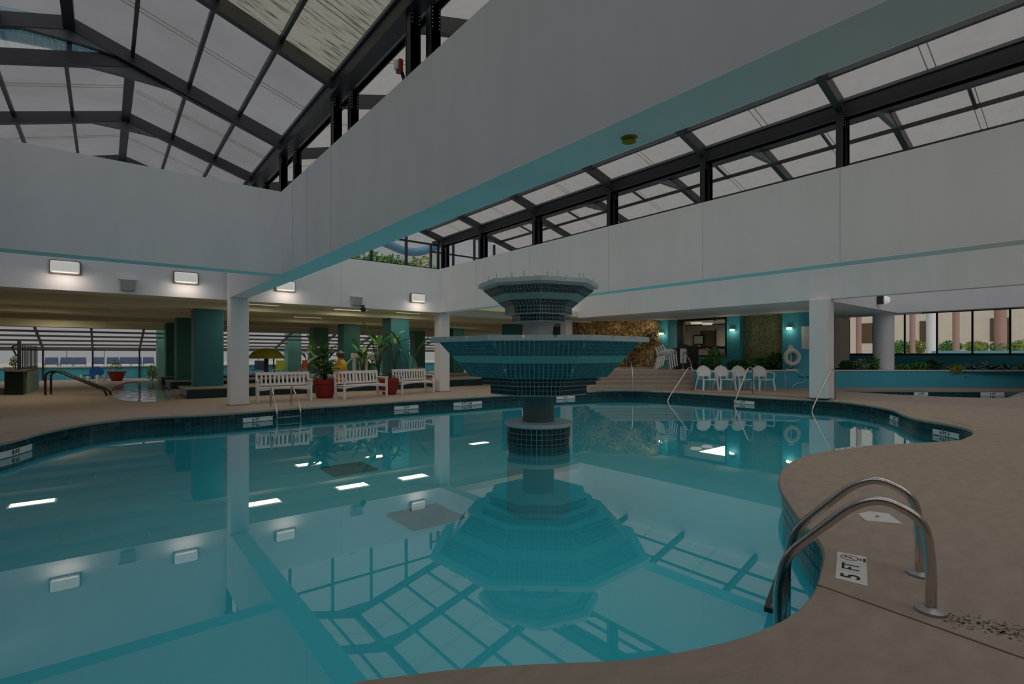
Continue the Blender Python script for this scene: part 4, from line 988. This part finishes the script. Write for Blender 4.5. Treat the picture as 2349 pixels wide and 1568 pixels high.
strelitzia(planterpt(940), 1.9, 'plant with two long drooping dark leaves near the corner column', 4, L=0.9, W=0.16, lean=0.8)
strelitzia(planterpt(708, 20.3), 1.3, 'small broadleaf plant by the mint column', 6, L=0.4)
def shrub(loc, rad, n, m, label, size=0.07, cat='shrub', group=None, h0=None):
    t = thing('shrub', label, cat, loc, 0, group); cloud(t, (0,0,rad[2]), rad, n, size, m, rnd)
    MB().tube([(0,0,0),(0,0,rad[2])], 0.015, 5).build('stem', 'stem', t); return t
shrub(planterpt(960), (0.45,0.3,0.28), 260, 'leaf_light', 'low dry golden plant behind the third bench')
shrub(planterpt(845,19.4), (0.5,0.35,0.5), 420, 'leaf_mid', 'dense green bush behind the middle bench')
# dark tiled low planter walls
def planter(x0, x1, y0, y1, label, h=0.28):
    t = thing('tiled_planter', label, 'planter', ((x0+x1)/2, y0, 0)); hx = (x1-x0)/2; d = y1-y0
    MB().box(-hx,hx,0,d,0,h).build('planter_body', 'tile_black', t); MB().box(-hx-0.04,hx+0.04,-0.04,d,h,h+0.04).build('planter_ledge', 'coping', t)
    k = int((x1-x0)/0.1)
    tl = []
    for i in range(k):
        for r_ in range(3):
            a, b, z0, z1 = x0+(i+.05)*(x1-x0)/k, x0+(i+.95)*(x1-x0)/k, r_*h/3+.004, (r_+1)*h/3-.004
            tl.append(((Vector((a,y0-.001,z0)),Vector((b,y0-.001,z0)),Vector((b,y0-.001,z1)),Vector((a,y0-.001,z1))), Vector((0,-1,0)), 'tile_dark'))
    tile_field(tl, t, 'tile', 0, 0.004)
planter(2.0, 15.4, 18.6, 20.6, 'long low black tiled planter with a beige ledge behind the benches')
planter(2.05, 7, 24.2, 26.3, 'black tiled ledge under the second turquoise column of the left row'); planter(2.1, 7, 28.9, 31, 'black tiled ledge under the third turquoise column of the left row')
# ================================================================== BENCHES
def bench(L, loc, rz, label):
    t = thing('garden_bench', label, 'bench', loc, rz, 'white slatted benches along the pool')
    h = L/2; W = 'bench_white'
    for x in (-h+0.03, h-0.03):
        MB().box(x-0.03,x+0.03,-0.28,-0.22,0,0.62).build('leg', W, t); MB().hexa([(x-.03,.20,0),(x+.03,.20,0),(x+.03,.26,0),(x-.03,.26,0),(x-.03,.30,.86),(x+.03,.30,.86),(x+.03,.35,.86),(x-.03,.35,.86)]).build('leg', W, t)
        MB().box(x-0.04,x+0.04,-0.32,0.27,0.62,0.65).build('armrest', W, t); MB().box(x-0.02,x+0.02,-0.22,0.21,0.14,0.18).build('side_stretcher', W, t); MB().box(x-0.02,x+0.02,-0.22,0.21,0.33,0.38).build('side_rail', W, t)
    for k in range(5): MB().box(-h+0.02,h-0.02,-0.27+k*0.1,-0.19+k*0.1,0.40,0.425).build('seat_slat', W, t)
    m = MB(); n = 12
    for k in range(n+1): x = -h+0.06+(L-0.12)*k/n; z = 0.33+0.045*math.sin(PI*k/n); m.v += [Vector((x,-.26,.40)),Vector((x,-.26,z)),Vector((x,-.235,.40)),Vector((x,-.235,z))]
    for k in range(n): a = k*4; m.f += [(a,a+1,a+5,a+4),(a+2,a+6,a+7,a+3),(a+1,a+3,a+7,a+5)]
    m.build('seat_apron', W, t)
    MB().box(-h+0.05,h-0.05,0.295,0.335,0.77,0.86).build('back_rail', W, t); MB().box(-h+0.05,h-0.05,0.25,0.285,0.46,0.51).build('back_rail', W, t)
    k = 11
    for i in range(k):
        x = -h+0.1+(L-0.2)*(i+0.5)/k; MB().hexa([(x-.028,.262,.50),(x+.028,.262,.50),(x+.028,.277,.50),(x-.028,.277,.50),(x-.028,.305,.78),(x+.028,.305,.78),(x+.028,.32,.78),(x-.028,.32,.78)]).build('back_slat', W, t)
    return t
bench(1.5, (4.2,16.05,0), math.radians(-8), 'white slatted bench beside the white column, behind the small ladder')
bench(1.62, (6.5,15.78,0), math.radians(11), 'white slatted bench between the two red pots, middle of the three')
bench(1.45, (8.72,16.4,0), math.radians(8), 'white slatted bench beside the inner corner column')
# ================================================================== WHITE PLASTIC CHAIRS
def plastic_chair(loc, rz, label, group):
    t = thing('plastic_chair', label, 'chair', loc, rz, group); W = 'plastic_white'
    m = MB()
    nx, ny = 6, 5
    for j in range(ny+1):
        for i in range(nx+1):
            x = -0.28+0.56*i/nx; y = -0.24+0.46*j/ny; m.v.append(Vector((x*(1-0.12*j/ny), y, 0.44-0.02*math.cos(PI*i/nx*1.0-PI/2)-0.03*j/ny+ (0.0 if j else -0.02))))
    for j in range(ny):
        for i in range(nx): a = j*(nx+1)+i; m.f.append((a,a+1,a+nx+2,a+nx+1))
    o = m.build('seat', W, t, smooth=True); md = o.modifiers.new('thickness','SOLIDIFY'); md.thickness = 0.02
    m = MB(); nx, nz = 8, 8
    for j in range(nz+1):
        f = j/nz; z = 0.50+0.42*f; wd = 0.30*math.sqrt(max(0.0, 1-max(0, (f-0.30)/0.71)**2)) if f > 0.30 else 0.26+0.04*f/0.3
        for i in range(nx+1):
            g = -1+2*i/nx; m.v.append(Vector((g*wd, 0.22+0.10*f+0.05*(1-g*g)*0.8-0.03, z)))
    for j in range(nz):
        for i in range(nx): a = j*(nx+1)+i; m.f.append((a,a+1,a+nx+2,a+nx+1))
    o = m.build('backrest', W, t, smooth=True); md = o.modifiers.new('thickness','SOLIDIFY'); md.thickness = 0.018
    for sx in (-1, 1):
        MB().bar((sx*0.26,-0.22,0.43),(sx*0.31,-0.27,0),0.055,0.04).build('leg', W, t); MB().bar((sx*0.24,0.20,0.52),(sx*0.30,0.32,0),0.055,0.04).build('leg', W, t)
        MB().tube(arc_path([(sx*0.28,0.25,0.68),(sx*0.335,0.10,0.68),(sx*0.34,-0.20,0.665),(sx*0.28,-0.235,0.43)], 4), 0.022, 8).build('armrest', W, t, smooth=True)
    MB().bar((-0.2,0.235,0.5),(-0.17,0.2,0.42),0.03,0.02).build('back_post', W, t); MB().bar((0.2,0.235,0.5),(0.17,0.2,0.42),0.03,0.02).build('back_post', W, t)
    return t
gch = 'row of four white plastic armchairs'
c0 = plastic_chair(tuple(at(1622,18.95,RZ)), -YAW+math.radians(9), 'white plastic armchair nearest the steps, first of the row of four', gch)
dup(c0, tuple(at(1662,18.98,RZ)), -YAW+math.radians(7), 'white plastic armchair second from the steps in the row of four')
dup(c0, tuple(at(1703,18.9,RZ)), -YAW+math.radians(10), 'white plastic armchair third from the steps in the row of four')
dup(c0, tuple(at(1750,18.8,RZ)), -YAW+math.radians(6), 'white plastic armchair at the end of the row nearest the life ring')
gst = 'stacked white plastic armchairs on the landing'
for k in range(4):
    dup(c0, tuple(at(1521+k*5.0,21.3-0.02*k,LZ+0.055*k)), -YAW+math.radians(80), ('lowest chair of the tilted white chair stack on the landing','second chair up in the white chair stack on the landing','third chair up in the white chair stack on the landing','topmost chair of the white chair stack on the landing')[k], gst)
# kiosk, small sign, life ring
kp = at(1573,21.9,LZ); k_ = thing('towel_kiosk', 'dark brown kiosk cabinet with a raised lid on the landing', 'kiosk', tuple(kp), -YAW)
MB().box(-0.45,0.45,-0.3,0.3,0,0.86).build('cabinet_body', 'dark_grey_wood', k_); MB().box(-0.48,0.48,-0.33,0.33,0.86,0.90).build('cabinet_top', 'dark_wood', k_)
MB().hexa([(-0.45,-0.3,0.9),(0.42,-0.3,0.9),(0.42,-0.27,0.9),(-0.45,-0.27,0.9),(-0.2,-0.3,1.0),(0.42,-0.3,1.04),(0.42,-0.27,1.04),(-0.2,-0.27,1.0)]).build('raised_lid', 'dark_wood', k_); MB().box(0.0,0.43,-0.31,-0.3,0.08,0.8).build('cabinet_door', 'dark_wood', k_)
sg = thing('notice_stand', 'small white notice on a thin stand in front of the dark kiosk', 'notice', tuple(at(1567,21.0,LZ)), -YAW)
MB().box(-0.012,0.012,-0.012,0.012,0,0.95).build('stand_pole', 'dull_steel', sg); MB().box(-0.13,0.13,-0.03,-0.012,0.27,0.88).build('notice_panel', 'marker_white', sg); MB().lathe([(0.12,0),(0.11,0.02)], 16).build('stand_foot', 'dull_steel', sg)
MB().box(-0.19,0.16,-0.06,0.10,0.88,1.05).build('black_box', 'black_steel', sg)
lr = thing('life_ring', 'white life ring on a white stand at the planter ledge', 'life ring', tuple(at(1814,20.58,LZ)), -YAW)
def torus(R, r, cz, n=36, k=12):
    mb = MB()
    for i in range(n):
        a = 2*PI*i/n
        for j in range(k): b = 2*PI*j/k; mb.v.append(Vector(((R+r*math.cos(b))*math.cos(a), r*0.9*math.sin(b)-0.1, cz+(R+r*math.cos(b))*math.sin(a))))
    for i in range(n):
        for j in range(k): mb.f.append((i*k+j, ((i+1) % n)*k+j, ((i+1) % n)*k+(j+1) % k, i*k+(j+1) % k))
    return mb
zc = zat(819,20.5)-LZ
torus(0.27,0.085,zc).build('ring', 'plastic_white', lr, smooth=True); MB().tube([(0,0,0),(0,0,zc+0.2)], 0.03, 10).build('stand_pole', 'plastic_white', lr); MB().hexa([(-.12,-.05,zc+.25),(.12,-.05,zc+.25),(.12,.05,zc+.25),(-.12,.05,zc+.25),(-.05,-.05,zc+.50),(.05,-.05,zc+.50),(.05,.05,zc+.50),(-.05,.05,zc+.50)]).build('stand_head', 'plastic_white', lr)
MB().box(-.2,.2,-.06,.06,0,.04).build('stand_foot', 'plastic_white', lr)
MB().lathe([(0.02,0.04),(0.09,0.06),(0.02,0.1)], 12).build('rope_reel', 'black_steel', lr)
rp = thing('safety_rope', 'white safety rope hanging in a loop from the life ring stand', 'rope', tuple(at(1830,20.3,RZ)), 0)
MB().tube([at(u, 20.35, zat(v, 20.35)) for u, v in ((1822,849),(1832,854),(1844,862),(1849,869),(1843,876),(1828,879),(1820,883),(1817,889))], 0.012, 6).build('rope_strand', 'bench_white', rp, world=True, smooth=True)
MB().tube([at(1801,20.35,zat(851,20.35)), at(1802,20.35,zat(888,20.35))], 0.01, 6).build('rope_strand', 'bench_white', rp, world=True)
# ================================================================== PLANTERS ON THE RIGHT
def pp(u, d=21.4, z=0.66): return tuple(at(u, d, z))
shrub(pp(1622), (0.5,0.4,0.30), 420, 'leaf_dark', 'dark leafy shrub between the kiosk and the first chair'); shrub(pp(1640,21.2), (0.38,0.3,0.55), 420, 'leaf_mid', 'taller bright shrub in front of the lobby window')
strelitzia(pp(1632,22.0), 1.15, 'tall dark plant against the lobby window', 9, ('leaf_dark',), 0.42, 0.16)
strelitzia(pp(1648,21.8), 0.9, 'leaning dark plant beside the lobby pilaster', 7, ('leaf_dark',), 0.42, 0.14)
for k, (u, w_, h_, m_, lb) in enumerate(((1690,0.5,0.26,'leaf_dark','low dark shrub at the foot of the pilaster, above the third chair'),(1722,0.5,0.3,'leaf_mid','green shrub under the left part of the olive mosaic'),(1750,0.5,0.32,'leaf_dark','dark shrub under the middle of the olive mosaic'),(1778,0.45,0.42,'leaf_dark','tallest dark shrub under the right edge of the olive mosaic'))):
    shrub(pp(u,21.3), (w_,0.4,h_), 480, m_, lb, 0.08)
for k, (u, w_, h_, m_, lb) in enumerate(((1945,0.5,0.25,'leaf_dark','low dark shrub just right of the big white column'),(1975,0.45,0.28,'leaf_silver','silvery spiky shrub under the narrow window'),(2008,0.5,0.34,'leaf_mid','green shrub in front of the round column'),(2040,0.35,0.16,'leaf_mid','low green plant at the foot of the round column'),(2075,0.45,0.16,'leaf_mid','low leafy plant left of the trailing one'),(2110,0.45,0.2,'leaf_mid','clumpy green plant in the long planter'),(2140,0.35,0.26,'leaf_dark','small upright dark plant in the long planter'))):
    shrub(pp(u,21.2), (w_,0.3,h_), 360, m_, lb, 0.09)
t = shrub(pp(2190,20.75,0.5), (0.55,0.28,0.24), 420, 'leaf_light', 'yellow green plant trailing over the planter ledge', 0.10)
cloud(t, (0.15,-0.28,0.12), (0.22,0.1,0.25), 90, 0.08, 'leaf_light', rnd)
def fern(loc, n, L, m_, label):
    t = thing('fern_plant', label, 'plant', loc); ms = leaf_mesh('frond', L, L*0.16, m_, 0.9)
    for k in range(n): add_leaf(ms, t, (0,0,0.05), 2*PI*k/n+rnd.random()*0.3, rnd.uniform(0.3,1.2), rnd.uniform(0.7,1.1), name='frond')
fern(pp(2235,21.1), 16, 0.65, 'leaf_silver', 'pale spiky plant right of the trailing one'); fern(pp(2275,21.2), 18, 0.75, 'leaf_dark', 'wide dark fern in the long planter'); fern(pp(2310,21.2), 16, 0.7, 'leaf_dark', 'dark fern under the second window mullion from the right'); fern(pp(2345,21.0), 14, 0.6, 'leaf_light', 'light green fern at the right picture edge')
# hedges outside the right windows
for k, (u, d, w_, lb) in enumerate(((2060,30,1.2,'hedge outside left of the thick pale column'),(2100,30.5,1.3,'hedge outside just left of the thick pale column'),(2180,31,1.5,'hedge outside right of the thick pale column'),(2240,30.5,1.4,'hedge outside beyond the middle mullions'),(2300,30,1.4,'hedge outside beyond the last mullion'),(2345,29.5,1.3,'hedge outside at the right picture edge'))):
    shrub(tuple(at(u,d+2,1.38)), (w_,0.6,0.45), 600, 'leaf_light' if k % 2 else 'leaf_mid', lb, 0.12, 'hedge')
# roof-top hedge behind the right gable
for k in range(7):
    shrub((3.9+k*1.1, 19.2+0.3*(k % 2), 4.0), (0.9,0.5,0.80), 700, 'leaf_mid' if k % 3 else 'leaf_light', ('leafy hedge clump outside the gable glass, farthest left','second hedge clump from the left outside the gable glass','third hedge clump from the left outside the gable glass','middle hedge clump outside the gable glass','hedge clump outside the gable glass, two before the corner post','hedge clump outside the gable glass beside the corner post','last hedge clump outside the gable glass, at the corner post')[k], 0.12, 'hedge')
S(MB().box(-10,27,18.3,32,3.4,4.0).build('roof_rear_deck', 'terrace'))
def flume(pts, r, label):
    t = thing('water_slide', label, 'water slide', pts[0]); zb_ = 4.0
    for q in (pts[0],): MB().tube([(q[0],q[1],zb_),(q[0],q[1],q[2])], 0.05, 8).build('support_post', 'grey_steel', t, world=True)
    MB().tube([Vector(p) for p in pts], r, 12).build('slide_tube', 'slide_blue', t, world=True, smooth=True)
flume([onY(800,520,24)]+[onY(895+k*11, 562+16*math.sin(PI*k/10), 24) for k in range(11)], 0.22, 'blue curved water slide tube seen over the gable hedge')
flume([onY(u, v, 21) for u, v in ((-90,30),(-20,48),(60,64),(110,74),(160,90),(200,104),(246,126))], 0.45, 'blue water slide tube seen through the gap between the two left roofs')
# palm outside, its frond seen in the gap between the roofs
pt = at(-150, 17, 4.0); pm = thing('palm_tree', 'palm tree outside, drooping frond in the gap between the left roofs', 'palm tree', tuple(pt))
top = Vector(onY(-60, 60, 19.5))-pt
MB().tube([(0,0,0),tuple(top*0.5+Vector((0.1,0,0))),tuple(top)], [0.16,0.13,0.12], 10).build('trunk', 'bark', pm, smooth=True)
tgt = Vector(onY(150, 108, 18.0))-pt
for k in range(6):
    if k == 0: e = tgt
    else: a = PI*0.55+PI*0.9*k/6; e = top+Vector((2.6*math.cos(a), 2.6*math.sin(a), -0.9))
    mid = (top+e)/2+Vector((0,0,0.7)); mb = MB(); pr_ = None; P = []
    for i in range(15): f = i/14; P.append((1-f)**2*top+2*f*(1-f)*mid+f*f*e)
    mb.tube(P, 0.02, 5)
    for i in range(1, 15):
        d = (P[i]-P[i-1]).normalized(); sd_ = d.cross(Vector((0,0,1))).normalized()
        for f in (0,):
            q = P[i-1].lerp(P[i], f)
            for s in (-1, 1):
                tip = q+sd_*s*0.22+d*0.2+Vector((0,0,-0.50)); mb.quad(q, q+d*0.018, tip, tip-d*0.003)
    mb.build('frond', 'leaf_dark', pm)
# ================================================================== REAR ROOM THINGS
ux = thing('lime_parasol', 'lime green parasol with a dark pole behind the first bench', 'parasol', tuple(at(611,26.5,0)))
MB().lathe([(0.02,1.72),(0.35,1.66),(0.68,1.50),(0.92,1.22),(0.90,1.18),(0.66,1.43),(0.34,1.6),(0.02,1.66)], 16).build('canopy', 'lime_canvas', ux, smooth=True); MB().tube([(0,0,0),(0,0,1.62)], 0.11, 12).build('pole', 'brown', ux); MB().lathe([(0.3,0),(0.28,0.06),(0.1,0.08)], 16).build('base', 'grey_box', ux)
uy = thing('turquoise_parasol', 'drooping turquoise parasol behind the third bench', 'parasol', tuple(at(930,27,0)))
MB().lathe([(0.02,1.45),(0.3,1.38),(0.55,1.1),(0.66,0.62),(0.6,0.6),(0.5,1.05),(0.28,1.32),(0.02,1.4)], 12).build('canopy', 'teal_canvas', uy, smooth=True); MB().tube([(0,0,0),(0,0,1.4)], 0.05, 10).build('pole', 'marker_white', uy)
ya2 = thing('yellow_float', 'rounded yellow and orange vest shape standing behind the middle bench', 'float', tuple(planterpt(781,18.95)))
MB().lathe([(0.16,0),(0.24,0.1),(0.25,0.55),(0.20,0.78),(0.08,0.92),(0.02,0.95)], 16).build('float_body', 'yellow_plastic', ya2, smooth=True); MB().box(-0.12,0.1,-0.27,-0.2,0.1,0.5).build('orange_patch', 'orange_plastic', ya2, bevel=0.02); MB().lathe([(0.03,0.93),(0.15,1.0),(0.16,1.12),(0.05,1.22)], 12).build('dark_top', 'brown', ya2, smooth=True)
wf = thing('pedestal_frame', 'white pedestal frame with two posts behind the middle bench', 'pedestal', tuple(planterpt(828,19.0)))
for x in (-0.28, 0.0, 0.2): MB().box(x-0.05,x+0.05,-0.05,0.05,0,0.95).build('post', 'bench_white', wf)
MB().box(-0.36,0.32,-0.12,0.12,0.95,1.12).build('top_shelf', 'bench_white', wf, bevel=0.02); MB().bar((-0.36,-0.05,0.95),(-0.75,-0.05,0.55),0.03,0.03).build('brace', 'bench_white', wf); MB().bar((0.3,-0.05,1.02),(0.55,-0.05,1.2),0.03,0.03).build('brace', 'bench_white', wf)
q = at(856,20.2,1.25); t = MB().lathe([(0.03,-0.13),(0.14,-0.08),(0.14,0.1),(0.05,0.15)], 14).build('globe_lamp', 'marker_white', None, smooth=True); t.location = q; tag(t, 'small white globe among the leaves behind the middle bench', 'globe')
# whirlpool handrail and railing
hr = thing('whirlpool_handrail', 'dark sloping double handrail beside the whirlpool', 'handrail', tuple(gp(110,905)))
for (u, v, du) in ((104,906,0),(117,904,10)):
    a = gp(u, v); d = (a.x*FX+a.y*FY)
    MB().tube(arc_path([a, at(u, d, 0.72), at(u+14, d, zat(851,d)), at(134+du, d, zat(852,d)), at(242+du, d-0.2, zat(895,d-0.2)), at(248+du, d-0.2, -0.2)], 5), 0.035, 10).build('rail_tube', 'bronze_rail', hr, world=True, smooth=True)
fe = thing('ledge_fence', 'black metal picket fence standing on the ledge left of the whirlpool', 'fence', tuple(at(45,17.5,0.86)))
A_, B_ = at(44,17.5,0.86), at(85,20.5,0.86)
for z in (0.06,0.78): MB().bar(A_+Vector((0,0,z)), B_+Vector((0,0,z)), 0.04, 0.05).build('fence_rail', 'black_steel', fe, world=True)
for k in range(13):
    p = A_.lerp(B_, k/12); w_ = 0.045 if k == 0 else 0.013; MB().box(p.x-w_,p.x+w_,p.y-w_,p.y+w_,0.86,1.88 if k == 0 else 1.72).build('picket', 'black_steel', fe, world=True)
MB().tube(arc_path([A_+Vector((0,0,0.45)), A_-Vector((RX,RY,0))*0.1+Vector((0,0,0.5)), A_-Vector((RX,RY,0))*0.28+Vector((0,0,0.83)), A_+Vector((0,0,0.85))], 4), 0.025, 8).build('hook_rail', 'black_steel', fe, world=True)
lb_ = thing('ledge_block', 'dark green planter block with a beige top behind the leftmost column', 'planter', tuple(at(30,17.4,0)))
MB().prism([at(10,17.3), at(54,17.3), at(58,17.9), at(84,20.5), at(10,20.8)], 0, 0.80).build('block_body', 'dark_green_tile', lb_, world=True); MB().prism([at(8,17.2), at(56,17.2), at(88,20.5), at(8,20.9)], 0.80, 0.86).build('block_top', 'coping', lb_, world=True)
MB().prism([at(56,17.9), at(62,17.9), at(90,20.4), at(84,20.5)], 0, 0.78).build('pale_side', 'pale_mint', lb_, world=True)
shrub(tuple(at(35,18.2,0.86)), (0.16,0.16,0.24), 160, 'leaf_light', 'small yellow plant on the dark ledge behind the leftmost column', 0.05)
bc = thing('lounge_chair', 'blue backed white lounge chair facing the whirlpool', 'chair', tuple(at(213,26,0)), -YAW+0.2)
MB().box(-0.3,0.3,-0.3,0.3,0.30,0.36).build('seat', 'blue_plastic', bc); MB().lathe([(0.02,0),(0.32,0.0)], 3).build('brace', 'plastic_white', bc)
m = MB(); 
for k in range(9): a = PI*k/8; m.v += [Vector((-0.33*math.cos(a),0.3,0.35+0.4*math.sin(a)**0.5 if 0 < k < 8 else 0.35)), Vector((-0.33*math.cos(a),0.34,0.35+0.4*math.sin(a)**0.5 if 0 < k < 8 else 0.35))]
m.f = [(0,2,4,6,8,10,12,14,16),(17,15,13,11,9,7,5,3,1)]+[(2*k,2*k+1,2*k+3,2*k+2) for k in range(8)]
m.build('backrest', 'blue_plastic', bc)
for sx in (-1,1):
    for y in (-0.28,0.28): MB().box(sx*0.36-0.06,sx*0.36+0.06,y-0.04,y+0.04,0,0.34).build('leg', 'plastic_white', bc)
p3 = thing('potted_plant', 'flaring red pot with orange flowers beyond the whirlpool', 'potted plant', tuple(at(268,26.5,0)))
MB().lathe([(0.22,0),(0.40,0.45),(0.43,0.5),(0.38,0.48)], 20).build('pot', 'terracotta', p3, smooth=True); cloud(p3, (0,0,0.85), (0.25,0.2,0.4), 120, 0.06, 'leaf_mid', rnd); cloud(p3, (-0.2,0,0.75), (0.22,0.2,0.15), 40, 0.05, 'orange_plastic', rnd, 'flowers')
shrub(tuple(at(350,26.5,0)), (0.28,0.28,0.42), 300, 'leaf_light', 'yellow green shrub at the foot of the mint column row', 0.07)
# loungers on the far terrace
def lounger(loc, label):
    t = thing('sun_lounger', label, 'sun lounger', loc, 0, 'blue loungers on the far terrace'); t.scale = (0.68, 0.68, 0.62)
    MB().hexa([(-.45,.0,.35),(.45,.0,.35),(.45,.08,.35),(-.45,.08,.35),(-.42,.35,.95),(.42,.35,.95),(.42,.43,.95),(-.42,.43,.95)]).build('backrest', 'blue_fabric', t)
    MB().box(-.45,.45,-1.1,.05,.30,.36).build('seat', 'blue_fabric', t)
    for x in (-.4,.4):
        for y in (-1.0,0.2): MB().box(x-.03,x+.03,y-.03,y+.03,0,.32).build('leg', 'plastic_white', t)
    return t
names = ['lounger seen just right of the black fence','second lounger from the black fence','third lounger from the black fence','fourth lounger from the black fence','lounger left of the red flower pot, on the terrace','lounger right of the red flower pot, on the terrace','lounger next to last before the mint column','lounger beside the mint column row']
l0 = None
for k, u in enumerate((118,153,183,225,259,288,312,341)):
    p = at(u, 30.5+0.3*(k % 2), 0.62); p = Vector((p.x, 39.5, 0.62)) if False else onY(u, 812, 39.5+0.6*(k % 2)); p.z = 0.62
    lb2 = 'dark blue '+names[k]
    if l0 is None: l0 = lounger(tuple(p), lb2)
    else: dup(l0, tuple(p), 0, lb2)
# small bright things on the far terrace seen between the columns
for k, (u, m_, lb) in enumerate(((590,'blue_fabric','blue folding chair beyond the lime parasol'),(640,'lime_canvas','lime cushion seat beyond the first bench'),(700,'orange_plastic','orange chair beyond the mint column'),(716,'blue_fabric','pale violet seat beyond the mint column, next to the orange one'))):
    p = onY(u, 812, 34.5); p.z = 0
    t = thing('patio_chair', lb, 'chair', tuple(p), -YAW); MB().box(-.3,.3,-.3,.3,.4,.45).build('seat', m_, t); MB().box(-.3,.3,.25,.3,.45,1.0 if k != 3 else 1.3).build('backrest', m_, t)
    for x in (-.27,.27):
        for y in (-.27,.27): MB().box(x-.02,x+.02,y-.02,y+.02,0,.4).build('leg', 'plastic_white', t)
